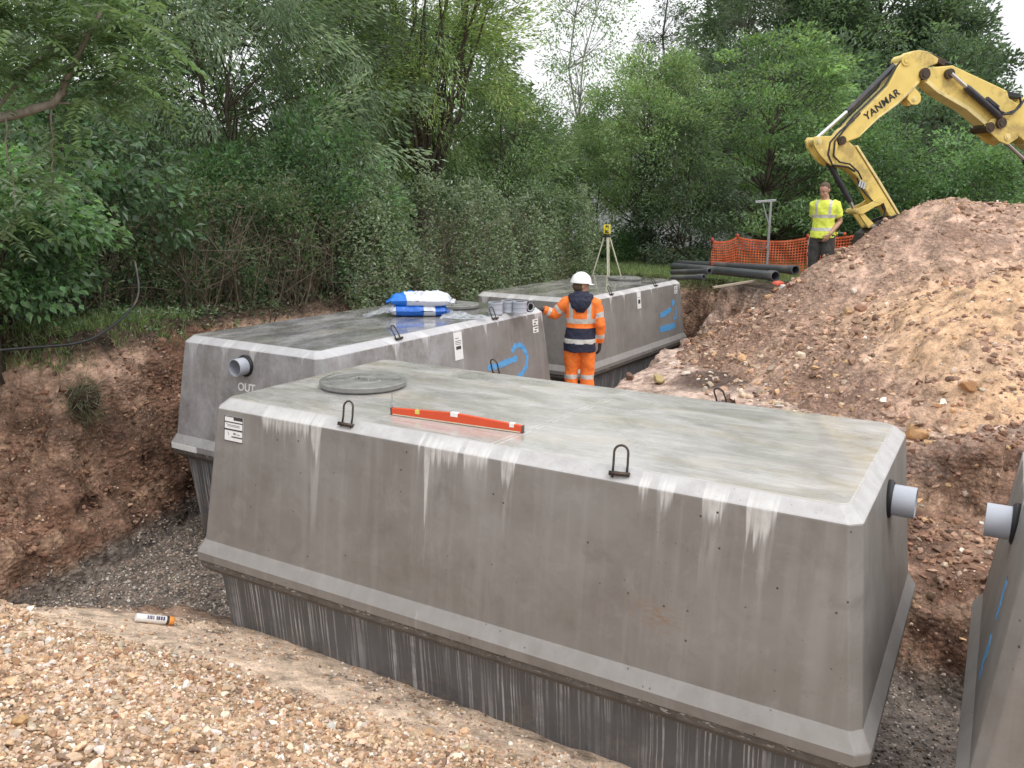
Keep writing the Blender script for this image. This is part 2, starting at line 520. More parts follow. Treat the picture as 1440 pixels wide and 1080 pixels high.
def octa(off, k, z):
    a, b = TL / 2 + off, TW / 2 + off
    return [(a - k, -b, z), (a, -b + k, z), (a, b - k, z), (a - k, b, z), (-a + k, b, z), (-a, b - k, z), (-a, -b + k, z), (-a + k, -b, z)]
def shell(levels, cap_top=True, cap_bot=True, sub=None):
    mb = MB(); vs = []; fs = []
    for off, k, d in levels: vs += octa(off, k, TH - d)
    for i in range(len(levels) - 1):
        for j in range(8):
            l = (j + 1) % 8
            fs.append((i * 8 + j, (i + 1) * 8 + j, (i + 1) * 8 + l, i * 8 + l))
    if cap_top: fs.append(tuple(range(8)))
    if cap_bot:
        o = (len(levels) - 1) * 8; fs.append(tuple(o + j for j in range(8))[::-1])
    return mb.add(vs, fs)

def loop_mb(lean=0.0):
    mb = MB(); pts = []
    w, h = .036, .135
    pts.append((-w, 0, -.03)); pts.append((-w, 0, .04))
    for i in range(9):
        a = pi - pi * i / 8
        pts.append((cos(a) * w, lean * .1, h - w + sin(a) * w))
    pts.append((w, 0, .04)); pts.append((w, 0, -.03))
    mb.tube([(x, y + lean * max(0, z), z) for x, y, z in pts], .0062, 8)
    mb.box((0, 0, -.008), (.105, .05, .022))
    return mb
def lid_build(parent, x, y, r=.305):
    mb = MB()
    prof = [(r - .02, 0), (r - .012, .012), (r + .004, .018), (r + .006, .046), (r - .002, .054), (r - .035, .055), (r - .04, .050), (.135, .050), (.13, .055), (.10, .055), (.095, .050), (.05, .050), (.045, .046), (.001, .046)]
    mb.lathe(prof, 56)
    o = mb.build('access_cover', M_lid, parent, sharp=35)
    o.location = (x, y, TH - .002)
    for a in (0.5, 0.5 + pi):
        m2 = MB(); m2.box((cos(a) * .2, sin(a) * .2, .052), (.12, .02, .008), (0, 0, a + .3)); m2.build('raised_bar', M_lid, o)
    m2 = MB(); m2.tube([(-.05, 0, .045), (-.04, 0, .062), (.04, 0, .062), (.05, 0, .045)], .007, 8)
    m2.build('lifting_grip', M_lid, o)
    return o
def pipe_build(parent, side, dz=-.21, length=.13, r=.082):
    """short pipe stub with its rubber ring at one end of the tank"""
    off = SIDE_OFF(-dz)
    x0 = side * (TL / 2 + off)
    mb = MB()
    n = 36
    R = (0, pi / 2 * side, 0)
    mb.lathe([(r, -.1), (r, length), (r - .007, length + .001), (r - .007, -.1)], n, (x0, 0, TH + dz), R, closed=True)
    o = mb.build('pipe_stub', M_pipe, parent, sharp=40)
    ring = MB(); ring.lathe([(r, -.03), (r + .02, -.01), (r + .022, .008), (r + .012, .02), (r, .022)], n, (x0, 0, TH + dz), R, closed=True)
    ring.build('rubber_seal', M_seal, o, sharp=40)
    core = MB(); core.lathe([(.001, -.06), (r - .007, -.06), (r - .007, -.08), (.001, -.08)], n, (x0, 0, TH + dz), R)
    core.build('bore_shade', M_ink, o)  # dark disc standing in for the shade inside the pipe
    return o
def on_side(x, d, lift=.0025):
    """point of the near long side, d below the top"""
    return (x, -(TW / 2 + SIDE_OFF(d)) - lift, TH - d)
def side_frame(name, parent, x, d, face='near'):
    """(matrix) local frame lying on a side wall: X right as seen from outside, Y up the wall, Z out"""
    sl = math.atan2(.1628 - .0694, .985 - .0636)
    if face == 'near':
        p = Vector(on_side(x, d)); X = Vector((1, 0, 0)); Y = Vector((0, sin(sl), cos(sl)))
    else:  # left end, x is the local y
        p = Vector((-(TL / 2 + SIDE_OFF(d)) - .0025, x, TH - d)); X = Vector((0, -1, 0)); Y = Vector((sin(sl), 0, cos(sl)))
    Z = X.cross(Y)
    M = Matrix((X, Y, Z)).transposed().to_4x4(); M.translation = p
    return M
def sticker(parent, x, d, w, h, rows, black=(), frame=True, face='near', name='label_sticker', lines=0):
    M = side_frame('', parent, x, d, face)
    mb = MB(); ink = MB()
    mb.box((0, 0, 0), (w, h, .003))
    for (x0, y0, x1, y1) in rows:
        ink.box(((x0 + x1) / 2 * w, (y0 + y1) / 2 * h, .0025), ((x1 - x0) * w, (y1 - y0) * h, .0016))
    o = mb.build(name, M_white, parent); o.matrix_basis = M
    if rows:
        k = ink.build('label_print', M_ink, o)
    return o
def stroke(parent, pts, width, face, seed=0, name='blue_paint_mark', rag=.25):
    """spray-painted stroke lying on the wall; pts in (along, depth)"""
    rng = random.Random(seed)
    P = []
    for i in range(len(pts) - 1):
        n = max(2, int(math.dist(pts[i], pts[i + 1]) / .015))
        for k in range(n): P.append((pts[i][0] + (pts[i + 1][0] - pts[i][0]) * k / n, pts[i][1] + (pts[i + 1][1] - pts[i][1]) * k / n))
    P.append(pts[-1])
    mb = MB(); vs = []; fs = []
    for i, p in enumerate(P):
        a = P[max(0, i - 1)]; b = P[min(len(P) - 1, i + 1)]
        tx, tz = b[0] - a[0], b[1] - a[1]; l = math.hypot(tx, tz) or 1
        nx, nz = -tz / l, tx / l
        end = min(1, (min(i, len(P) - 1 - i) + 1) / 3)
        w1 = width / 2 * (1 + rng.uniform(-rag, rag)) * (.55 + .45 * end); w2 = width / 2 * (1 + rng.uniform(-rag, rag)) * (.55 + .45 * end)
        for s, w in ((1, w1), (-1, w2)):
            x, d = p[0] + nx * w * s, p[1] + nz * w * s
            if face == 'near':
                q = on_side(x, d, .002); q2 = on_side(x, d, -.001)
            else:
                q = (-(TL / 2 + SIDE_OFF(d)) - .002, x, TH - d); q2 = (q[0] + .003, x, TH - d)
            vs += [q, q2]
    for i in range(len(P) - 1):
        o = i * 4; fs += [(o, o + 2, o + 6, o + 4), (o, o + 4, o + 5, o + 1), (o + 2, o + 3, o + 7, o + 6)]
    mb.add(vs, fs)
    return mb.build(name, M_blue, parent)

def tank(i, label, c, ztop, yaw):
    t = thing('concrete_tank', label, 'concrete tank', (c[0], c[1], ztop - TH), yaw, 'precast concrete tanks')
    up = shell([(0, .045, 0), (.0694, .058, .0636), (.1628, .05, .985), (.210, .06, 1.067), (.210, .06, 1.127), (.17, .05, 1.1275)])
    up.build('upper_shell', M_up[i], t, bevel=.007, segs=2)
    lo = shell([(.17, .05, 1.131), (.198, .058, 1.132), (.198, .058, 1.172), (.150, .055, 1.222), (.105, .055, 1.23), (.02, .05, 2.15)])
    lo.build('lower_shell', M_low, t, bevel=.006, segs=2)
    for sx in (-1, 1):
        for sy in (-1, 1):
            o = loop_mb(lean=RNG.uniform(-.12, .12)).build('lifting_loop', M_steel, t, smooth=True)
            o.location = (sx * .895, sy * .875, TH - .022); o.rotation_euler = (sy * .35, 0, RNG.uniform(-.25, .25))
    return t

T1 = tank(1, 'long grey concrete tank in front with an orange spirit level on top', (.213, 5.252), -1.30, -.5265)
T2 = tank(2, 'grey concrete tank carrying blue and white sacks, OUT written on its end', (-1.4252, 9.4502), -1.299, 1.0335)
T3 = tank(3, 'farthest grey concrete tank, standing behind the worker in orange', (1.2686, 14.4382), -1.368, 1.0137)
T4 = tank(4, 'concrete tank cut off by the picture edge, blue mark and pipe on its end', (4.2235, 2.801), -1.286, -.5265)
lid_build(T1, -1.437, -.075)
lid_build(T2, 1.30, -.03)
lid_build(T3, 1.30, -.1)
lid_build(T4, 1.3, 0)
for T in (T1, T2, T3, T4): pipe_build(T, 1)
for T in (T2, T4): pipe_build(T, -1)
# writing, labels and marks
M_paint = plain('white_stencil_paint', (.72, .72, .72), .6, 0, .1, 40)
o = text_mesh('out_lettering', 'OUT', .105, M_paint, T2, .0012, .003, 1.05)
o.matrix_basis = side_frame('', T2, -.02, .415, 'left')
s = sticker(T1, -1.835, .185, .175, .168, [(-.5, .47, .5, .5), (-.5, -.5, .5, -.475), (-.5, -.5, -.48, .5), (.48, -.5, .5, .5), (-.5, .245, .5, .285), (-.5, -.06, .5, 0),
    (.0, .36, .46, .48), (-.1, -.33, .5, -.285), (-.38, .16, -.36, .19), (-.32, .15, .3, .165), (-.32, .10, .34, .112), (-.3, -.17, -.27, -.14), (.0, -.2, .12, -.15), (-.28, -.24, -.25, -.2), (.16, -.2, .34, -.185)])
s = sticker(T2, .075, .235, .155, .30, [(-.36, .18, .36, .2), (-.36, .12, .3, .14), (-.36, .06, .36, .075), (-.3, -.12, .3, .0), (-.36, .28, .1, .30)])
for dd in (.17, .265): sticker(T2, 1.79, dd, .135, .075, [(-.3, -.3, .1, -.1), (-.2, .15, .36, .3)])
s = sticker(T3, .1, .21, .15, .27, [(-.36, .18, .36, .2), (-.3, -.2, .3, .05)])
for dd in (.13, .205): sticker(T3, 1.76, dd, .13, .06, [(-.3, -.2, .2, .1)])
stroke(T2, [(.62, .56), (.8, .575), (1.05, .56), (1.3, .55)], .07, 'near', 1)
stroke(T2, [(1.17, .46), (1.26, .40), (1.38, .40), (1.48, .47), (1.53, .57), (1.5, .68), (1.4, .75), (1.27, .77)], .062, 'near', 2)
stroke(T3, [(.94, .80), (1.2, .80), (1.45, .81), (1.66, .80)], .10, 'near', 3)
stroke(T3, [(.98, .56), (1.2, .54), (1.42, .50), (1.5, .5)], .09, 'near', 4)
stroke(T3, [(1.53, .40), (1.68, .38)], .10, 'near', 5)
stroke(T3, [(1.72, .45), (1.74, .58), (1.72, .68), (1.58, .67)], .04, 'near', 6)
stroke(T4, [(-.34, .36), (-.33, .45), (-.32, .58)], .075, 'left', 7)
stroke(T4, [(-.30, .66), (-.33, .74), (-.28, .8), (-.30, .9)], .09, 'left', 8)
# pale adhesive strip on the rim of the middle tank
mb = MB(); mb.box((0, 0, 0), (.36, .055, .006))
o = mb.build('sealing_strip', M_white, T2)
X = Vector((0, -1, 0)); sl = math.atan2(.0473, .0816); Y = Vector((sin(sl), 0, cos(sl)))
Mx = Matrix((X, Y, X.cross(Y))).transposed().to_4x4(); Mx.translation = (-(TL / 2 + .21) - .004, .80, TH - 1.095); Mx = Mx
X = Vector((0, -1, 0)); Y = Vector((0, 0, 1)); Mx = Matrix((X, Y, X.cross(Y))).transposed().to_4x4(); Mx.translation = (-(TL / 2 + .21) - .003, .80, TH - 1.097)
o.matrix_basis = Mx
# ------------------------------------------------------------------ terrain
GZ = -1.40
def seg_sdf(P, poly):
    """signed distance (negative inside) of points to a polygon"""
    poly = np.array(poly); n = len(poly)
    d = np.full(len(P), 1e9); ins = np.zeros(len(P), bool)
    for i in range(n):
        a, b = poly[i], poly[(i + 1) % n]
        e = b - a; w = P - a
        t = np.clip((w @ e) / (e @ e), 0, 1)
        d = np.minimum(d, np.hypot(*(w - t[:, None] * e).T))
        c = ((a[1] <= P[:, 1]) & (b[1] > P[:, 1])) | ((b[1] <= P[:, 1]) & (a[1] > P[:, 1]))
        with np.errstate(divide='ignore', invalid='ignore'):
            xi = a[0] + (P[:, 1] - a[1]) / (b[1] - a[1]) * (b[0] - a[0])
        ins ^= c & (P[:, 0] < xi)
    return np.where(ins, -d, d)
PIT = [(-4.5, 5.0), (-3.3, 5.55), (-1.8, 6.3), (2.0, 4.2), (2.6, 3.3), (5.8, 1.5), (6.9, 2.9), (3.0, 5.42), (1.2, 6.6), (.2, 7.3), (-.4, 8.2), (.4, 10.4), (.35, 11.3), (1.3, 12.6), (3.15, 15.5), (3.4, 16.2), (1.5, 17.0), (-1.0, 13.4), (-1.5, 12.2), (-3.5, 8.9), (-3.62, 8.2), (-3.85, 7.3), (-4.15, 6.4)]
BENCH = [(-.3, 8.0), (.6, 11.2), (1.2, 12.0), (3.1, 15.1), (3.5, 14.6), (4.0, 13.2), (4.8, 11.5), (5.4, 9.5), (5.6, 7.4), (3.9, 7.25), (2.2, 8.1), (.8, 8.0)]
N1 = np.array([-.503, -.864])   # outward normal of the front tank's near side
def heap_h(P):
    """spoil heap, height above everything it covers"""
    P3 = np.c_[P, np.zeros(len(P))]
    n = fbm(P3, .55, 4, 3) * .42 + fbm(P3, 1.7, 4, 9) * .16
    def lobe(a, b, top, sl, back):
        a = np.array(a); b = np.array(b); e = b - a; w = P - a; t = np.clip((w @ e) / (e @ e), 0, 1)
        v = w - t[:, None] * e
        d = np.hypot(*v.T) * np.where(v[:, 1] > 0, back, 1.0) + n * .8
        return top - sl * np.sqrt(d ** 2 + .2) + sl * .45
    h1 = lobe((6.75, 13.5), (11.5, 12.9), .10, .69, 1.4) - .10 * sstep(7.2, 8.6, P[:, 0])
    h2 = lobe((6.2, 10.3), (10.5, 9.7), -.70, .62, 1.0)
    k = .35
    m = np.maximum(h1, h2); h = m + np.maximum(0, k - np.abs(h1 - h2)) ** 2 / (4 * k)
    return h + fbm(P3, 6, 3, 21) * .02
def ground_h(P, detail=True):
    x, y = P[:, 0], P[:, 1]
    P3 = np.c_[P, np.zeros(len(P))]
    n1 = fbm(P3, .45, 4, 1); n2 = fbm(P3, 1.6, 4, 2)
    g = GZ + .10 * n1 + .02 * n2
    g += -.05 * sstep(12, 20, y) + .10 * sstep(-3, -7, x)
    # gravel bank at the photographer's feet
    d = 3.6 - (-(P @ N1))
    near = -2.88 + .35 * np.clip(d, -1, 3.7) + .03 * n2
    near += .16 * sstep(-1.0, -2.6, x) * sstep(5.4, 3.6, y)
    dl = -.5 * x + .866 * y
    wn = sstep(7.0, 5.6, y + .35 * x + .4 * n1) * sstep(-7, -4.5, x) 
    h = np.where(True, g * (1 - wn) + np.minimum(g, near) * wn, 0)
    # main pit
    nn = n2 * .22 + n1 * .25
    ds = seg_sdf(P, PIT)
    dn = np.maximum(0, ds + nn * sstep(0, .3, ds))
    left = sstep(-2.2, -3.2, x) * sstep(5.6, 6.6, y)
    fg = sstep(6.4, 5.4, y - .6 * (x + 2.4)) * sstep(2.6, 1.4, x)
    right = sstep(1.5, 2.5, x) * sstep(9, 8, y) * sstep(3.0, 4.2, y)
    steep = np.where(dn < .5, 2.1 * dn, 1.05 + 3.0 * (dn - .5))
    # left wall: slumped foot, a lip, then a steep face under the turf
    lw = np.interp(dn, [0, .22, .40, .50, .62, .74, .88, 4], [0, .45, .72, 1.1, 1.4, 1.8, 2.1, 9])
    rw = np.interp(dn, [0, .35, .7, 1.1, 1.5, 1.65, 1.8, 5], [0, .55, .78, .86, .97, 1.32, 1.45, 2.9])
    fw = np.interp(dn, [0, 1.0, 2, 6], [0, 1.15, 2.0, 9])
    rise = steep * (1 - left) * (1 - right) * (1 - fg) + lw * left + rw * right * (1 - left) + fw * fg * (1 - left) * (1 - right)
    # narrow banks beside the middle and far tank stay steep
    hp = -3.45 + .02 * n2 + rise
    # working bench
    db = seg_sdf(P, BENCH)
    fl = -2.66 + .145 * np.clip(x - .9, 0, 4.5) + .05 * n1 + .035 * n2
    dbn = np.maximum(0, db + nn * .7 * sstep(0, .3, db))
    hb = fl + np.where(dbn < .3, 1.2 * dbn, .36 + 2.2 * (dbn - .3))
    h = np.minimum(h, hb)
    h = np.minimum(h, hp)
    return h
def region(P, h):
    """colour of the bare earth (what the soil itself is)"""
    x, y = P[:, 0], P[:, 1]
    P3 = np.c_[P, h]
    a = fbm(P3, 1.1, 4, 31); b = fbm(P3 * np.array([1, 1, 2.6]), 3.0, 5, 33); c = fbm(P3, 11, 3, 35)
    def C(*v): return np.array(v)[None, :]
    def mixc(k, A, B): return A * (1 - k[:, None]) + B * k[:, None]
    clay = mixc(sstep(-.3, .3, a), C(.21, .110, .070) + 0 * P3, C(.33, .20, .138) + 0 * P3)
    clay = mixc(sstep(.0, .35, b), clay, C(.42, .265, .178) + 0 * P3)
    clay = mixc(sstep(.05, .4, -b) * .7, clay, C(.085, .048, .032) + 0 * P3)
    # lighter sandy layer in the wall (it has its own height)
    lay = sstep(-2.05, -1.75, h + .1 * a) * sstep(-1.42, -1.55, h)
    clay = mixc(lay * sstep(-.2, .3, b + a) * .75, clay, C(.48, .32, .235) + 0 * P3)
    topsoil = mixc(sstep(-.3, .3, b), C(.045, .030, .020) + 0 * P3, C(.10, .066, .045) + 0 * P3)
    col = mixc(sstep(-1.62, -1.46, h + .07 * a), clay, topsoil)
    # pit floor of dark gravel
    fl = sstep(-3.2, -3.33, h + .09 * b)
    col = mixc(fl, col, C(.22, .18, .152) * (1 + .5 * c[:, None]))
    # bench: pinkish wet sand
    db = seg_sdf(P, BENCH)
    bn = sstep(.55, .1, db + .3 * b) * sstep(-3.0, -2.78, h)
    col = mixc(bn, col, mixc(sstep(-.25, .35, a + b * .5), C(.48, .355, .29) + 0 * P3, C(.36, .24, .185) + 0 * P3))
    pud = sstep(.8, .45, np.hypot((x - 2.95) / 1.0, (y - 11.5) / .9) + .25 * a) * bn
    col = mixc(pud, col, C(.13, .085, .066) + 0 * P3)
    # ledge in front of the heap: pale yellowish sand on top
    led = sstep(1.0, 2.2, x) * sstep(8.6, 7.6, y) * sstep(-2.55, -2.2, h) * sstep(.10, -.05, db + .06 * b)
    col = mixc(led * .8, col, C(.50, .365, .265) * (1 + .3 * c[:, None]))
    # gravel bank
    d = 3.6 - (-(P @ N1))
    fg = sstep(5.9, 5.1, y - .3 * (x + 2.2)) * sstep(-3.2, -2.95, h) * sstep(-4.6, -3.6, x) * sstep(3.2, 2.4, x)
    gr = mixc(sstep(-.3, .3, b), C(.40, .265, .165) + 0 * P3, C(.52, .375, .26) + 0 * P3)
    # pale fine sand strip along the tank
    pale = C(.52, .395, .295) * (1 + .18 * c[:, None])
    gr = mixc(sand_mask(P), gr, pale)
    col = mixc(fg, col, gr)
    return np.clip(col * (1 + .35 * c[:, None]), .01, .9), fg
def sand_mask(P):
    """the bare sandy strip between gravel bank and tank"""
    d = 3.6 - (-(P @ N1))
    s = P[:, 0] * .864 - P[:, 1] * .503     # along the tank
    n = fbm(np.c_[P, np.zeros(len(P))], 2.2, 4, 51)
    wid = np.interp(s, [-5.2, -4.6, -4.0, -3.0, -2.0, -1.0, 0.2], [.9, 1.05, .85, .50, .34, .2, .08])
    return sstep(wid + .16, wid - .10, d + .22 * n)
def grow(lo, hi, step, far, f=1.35):
    a = list(np.arange(lo, hi + 1e-6, step)); s = step
    while a[-1] < far: s *= f; a.append(a[-1] + s)
    s = step
    while a[0] > -far: s *= f; a.insert(0, a[0] - s)
    return np.array(a)
gx = grow(-5.6, 7.2, .036, 220); gy = grow(1.6, 17.4, .04, 220)
X, Y = np.meshgrid(gx, gy)
P = np.c_[X.ravel(), Y.ravel()]
H = ground_h(P)
nx_, ny_ = len(gx), len(gy)
Hg = H.reshape(ny_, nx_)
dzdx = np.gradient(Hg, gx, axis=1); dzdy = np.gradient(Hg, gy, axis=0)
Nn = np.stack([-dzdx, -dzdy, np.ones_like(Hg)], -1); Nn /= np.linalg.norm(Nn, axis=-1, keepdims=True)
Nf = Nn.reshape(-1, 3)
P3 = np.c_[P, H]
colr, fgm = region(P, H)
inner = (sstep(-6.5, -5, P[:, 0]) * sstep(8.2, 7.0, P[:, 0]) * sstep(18.5, 17.2, P[:, 1]))
wall = sstep(.93, .7, Nf[:, 2])
amp = (.012 + .12 * wall) * inner
disp = fbm(P3, 2.6, 5, 61, .6) * amp * 1.3 + (np.abs(fbm(P3, 5.5, 4, 67, .6)) - .2) * amp * 1.5
disp += fbm(P3, 14, 3, 63) * (.006 + .034 * wall) * inner
V = P3 + Nf * disp[:, None]
keep = np.ones(len(V), bool)
idx = np.arange(nx_ * ny_).reshape(ny_, nx_)
F = np.stack([idx[:-1, :-1].ravel(), idx[:-1, 1:].ravel(), idx[1:, 1:].ravel(), idx[1:, :-1].ravel()], 1)
def soil_mat(name, bumpd=.03, wet=None):
    t = NT(name)
    P = t.pos()
    n1 = t.noise(P, 9, 6, .7); n2 = t.noise(P, 55, 5, .7); n3 = t.noise(P, 2.2, 5, .6)
    c = t.attr()
    c = t.mix(1.0, c, t.comb(*[t.rng(n1, .28, .72, .55, 1.45)] * 3), 'MULTIPLY')
    c = t.mix(1.0, c, t.comb(*[t.rng(n2, .25, .75, .6, 1.4)] * 3), 'MULTIPLY')
    # small stones set in the soil
    cr = t.voro(t.scale(P, (1, 1, 1.5)), 16); cr2 = t.voro(P, 38)
    soft = t.rng(t.sep(t.attr())[0], .40, .50, 1, 0)
    cr = t.math('MULTIPLY', cr, soft); cr2 = t.math('MULTIPLY', cr2, soft)
    c = t.mix(1.0, c, t.comb(*[t.rng(cr, .05, .6, 1.22, .80)] * 3), 'MULTIPLY')
    v = t.voro(P, 42); vc = t.voro(P, 42, 'Color')
    r, g, b = t.sep(vc)
    st = t.math('MULTIPLY', t.rng(v, .30, .36, 1, 0), t.rng(r, .86, .88, 0, 1))
    c = t.mix(t.math('MULTIPLY', st, .75), c, t.mix(g, (.36, .27, .19), (.56, .50, .43)))
    t.base(c).rough(t.rng(n3, .35, .65, .62, .95)).spec(.3)
    h = t.math('ADD', t.math('MULTIPLY', n1, .7), t.math('ADD', t.math('MULTIPLY', n2, .4), t.math('SUBTRACT', t.math('MULTIPLY', st, .5), t.math('ADD', t.math('MULTIPLY', cr, .9), t.math('MULTIPLY', cr2, .35)))))
    t.bump(h, .9, bumpd)
    return t.m
M_soil = soil_mat('stony_soil')
# turf colour beyond the pit
gm = sstep(13.6, 15.0, P[:, 1] - .35 * P[:, 0]) * sstep(-1.75, -1.58, H) + sstep(40, 60, np.hypot(P[:, 0], P[:, 1]))
gm = np.clip(gm, 0, 1)
gcol = np.array([.085, .105, .035])[None, :] * (1 + .5 * fbm(P3, 3, 4, 71)[:, None])
colr = colr * (1 - gm[:, None]) + gcol * gm[:, None]
ground = mesh_np('ground', V, F, M_soil, None, colr, smooth=True)
tag(ground, 'excavated ground with pit, bench and banks of brown soil', None, None, 'structure')

def ground_at(x, y):
    x = np.atleast_1d(np.asarray(x, float)); y = np.atleast_1d(np.asarray(y, float))
    i = np.clip(np.searchsorted(gx, x) - 1, 0, nx_ - 2); j = np.clip(np.searchsorted(gy, y) - 1, 0, ny_ - 2)
    fx = (x - gx[i]) / (gx[i + 1] - gx[i]); fy = (y - gy[j]) / (gy[j + 1] - gy[j])
    Z = V[:, 2].reshape(ny_, nx_)
    return Z[j, i] * (1 - fx) * (1 - fy) + Z[j, i + 1] * fx * (1 - fy) + Z[j + 1, i] * (1 - fx) * fy + Z[j + 1, i + 1] * fx * fy
def gz(x, y): return float(ground_at(x, y)[0])

# ------------------------------------------------------------------ spoil heap
hx = np.arange(1.2, 16.0, .05); hy = np.arange(6.6, 17.5, .05)
HX, HY = np.meshgrid(hx, hy); HP = np.c_[HX.ravel(), HY.ravel()]
HH = heap_h(HP)
HG = np.maximum(HH, ground_h(HP) - .25)
def heap_disp(P3):
    return fbm(P3, 1.15, 3, 80) * .10 + fbm(P3, 2.4, 5, 81, .6) * .12 + (np.abs(fbm(P3, 6, 4, 83)) - .2) * .07 + fbm(P3, 15, 3, 85) * .02
HZ = HG + heap_disp(np.c_[HP, HG])
Hz2 = HZ.reshape(len(hy), len(hx))
a = fbm(np.c_[HP, HZ], .5, 4, 91); b = fbm(np.c_[HP, HZ] * np.array([1, 1, .5]), 2.0, 5, 93); c = fbm(np.c_[HP, HZ], 9, 4, 95)
dk = np.array([.30, .184, .132]); pk = np.array([.43, .285, .212]); ora = np.array([.54, .345, .195])
k1 = sstep(-.25, .35, a + .4 * b)[:, None]
hc = dk * (1 - k1) + pk * k1
k2 = (sstep(4.0, 5.4, HP[:, 0] + .9 * a + .4 * b) * sstep(.0, -.8, HZ + .25 * b + .25 * a) * sstep(12.6, 11.2, HP[:, 1] + .8 * a))[:, None]
hc = hc * (1 - k2 * .8) + ora * k2 * .8
k3 = (sstep(.12, .45, b) * .5)[:, None]
hc = hc * (1 - k3) + np.array([.45, .31, .22]) * k3
hc *= (1 + .4 * c[:, None])
ii = np.arange(len(hx) * len(hy)).reshape(len(hy), len(hx))
HF = np.stack([ii[:-1, :-1].ravel(), ii[:-1, 1:].ravel(), ii[1:, 1:].ravel(), ii[1:, :-1].ravel()], 1)
vis = (HH > ground_h(HP) - .24)
fk = vis[HF].any(1)
used = np.unique(HF[fk]); remap = -np.ones(len(HP), int); remap[used] = np.arange(len(used))
heap = mesh_np('soil_heap', np.c_[HP, HZ][used], remap[HF[fk]], M_soil, None, np.clip(hc, .01, .9)[used], smooth=True)
tag(heap, 'large heap of brown stony soil between the concrete tanks and the excavator', 'soil heap')
def surf_at(x, y):
    g = ground_at(x, y)
    x = np.atleast_1d(x); y = np.atleast_1d(y)
    i = np.clip(((x - hx[0]) / .05).astype(int), 0, len(hx) - 1); j = np.clip(((y - hy[0]) / .05).astype(int), 0, len(hy) - 1)
    hz = Hz2[j, i]
    inside = (x > hx[0]) & (x < hx[-1]) & (y > hy[0]) & (y < hy[-1])
    return np.where(inside, np.maximum(g, hz), g)

# ------------------------------------------------------------------ loose stones
def ico(sub):
    bm = bmesh.new(); bmesh.ops.create_icosphere(bm, subdivisions=sub, radius=1.0)
    v = np.array([q.co[:] for q in bm.verts]); f = np.array([[w.index for w in q.verts] for q in bm.faces]); bm.free()
    return v, f
ICO = {1: ico(1), 2: ico(2)}
def stones(name, pts, size, cols, mat, sub=1, seed=0, flat=(.45, .95), sink=.25, parent=None, blocky=0.0):
    rng = np.random.default_rng(seed)
    v0, f0 = ICO[sub]; n = len(pts); m = len(v0)
    jit = 1 + rng.uniform(-.42, .34, (n, m))
    if sub == 2: jit = 1 + rng.normal(0, .10, (n, m))
    Vv = v0[None] * jit[:, :, None]
    # chop with random planes: angular faces
    for _ in range(7 if sub == 2 else 0):
        nrm = rng.normal(size=(n, 3)); nrm /= np.linalg.norm(nrm, axis=1, keepdims=True)
        dd = np.einsum('nmk,nk->nm', Vv, nrm); lim = rng.uniform(.36, .75, (n, 1))
        ex = np.maximum(0, dd - lim); Vv = Vv - ex[:, :, None] * nrm[:, None, :]
    sc = np.stack([rng.uniform(.75, 1.3, n), rng.uniform(.6, 1.05, n), rng.uniform(*flat, n)], 1)
    Vv = Vv * sc[:, None, :]
    az = rng.uniform(0, 2 * pi, n); tl = rng.normal(0, .45, n)
    ca, sa, ct, st = np.cos(az), np.sin(az), np.cos(tl), np.sin(tl)
    x, y, z = Vv[..., 0], Vv[..., 1], Vv[..., 2]
    y2 = y * ct[:, None] - z * st[:, None]; z2 = y * st[:, None] + z * ct[:, None]
    x3 = x * ca[:, None] - y2 * sa[:, None]; y3 = x * sa[:, None] + y2 * ca[:, None]
    Vv = np.stack([x3, y3, z2], -1) * (np.asarray(size)[:, None, None] * .5)
    off = np.asarray(pts).copy(); off[:, 2] += np.asarray(size) * .5 * (.65 - sink * 2 * rng.uniform(.3, 1.2, n)) 
    Vv = Vv + off[:, None, :]
    Fv = f0[None] + (np.arange(n) * m)[:, None, None]
    cc = np.repeat(cols[:, None, :], m, 1).reshape(-1, 3)
    return mesh_np(name, Vv.reshape(-1, 3), Fv.reshape(-1, 3), mat, parent, cc, smooth=False)
def stone_mat():
    t = NT('loose_stone')
    n = t.noise(t.pos(), 60, 4, .7)
    k = t.rng(n, .3, .7, .72, 1.25)
    t.base(t.mix(1.0, t.attr(), t.comb(k, k, k), 'MULTIPLY')).rough(.75).spec(.35)
    t.bump(n, .4, .004)
    return t.m
M_stone = stone_mat()
def palette(n, cols, w, seed, var=.2):
    rng = np.random.default_rng(seed)
    c = np.array(cols)[rng.choice(len(cols), n, p=np.array(w) / sum(w))]
    return np.clip(c * (1 + rng.normal(0, var, (n, 1))) * (1 + rng.normal(0, .022, (n, 3))), .01, .92)
def scatter(name, n, box, maskf, smin, smax, cols, w, seed, sub=1, power=2.2, label=None, sink=.25, surf=None, flat=(.45, .95)):
    rng = np.random.default_rng(seed)
    Q = np.c_[rng.uniform(box[0], box[1], n), rng.uniform(box[2], box[3], n)]
    k = maskf(Q); Q = Q[rng.uniform(size=n) < k]
    z = (surf or surf_at)(Q[:, 0], Q[:, 1])
    s = smin + (smax - smin) * rng.uniform(size=len(Q)) ** power
    o = stones(name, np.c_[Q, z], s, palette(len(Q), cols, w, seed + 1), M_stone, sub, seed + 2, sink=sink, flat=flat)
    return tag(o, label, None, None, 'stuff')
FLINT = [(.50, .325, .20), (.57, .41, .275), (.64, .51, .385), (.72, .66, .59), (.37, .21, .12), (.50, .375, .29), (.22, .145, .105)]
def bank_mask(Q):
    h = ground_at(Q[:, 0], Q[:, 1]); d = 3.6 - (-(Q @ N1))
    return (h > -3.1) * sstep(-.1, .15, d) * sstep(6.2, 5.3, Q[:, 1] - .3 * (Q[:, 0] + 2.2)) * (1 - .985 * sand_mask(Q)) * sstep(-5.0, -4.2, Q[:, 0])
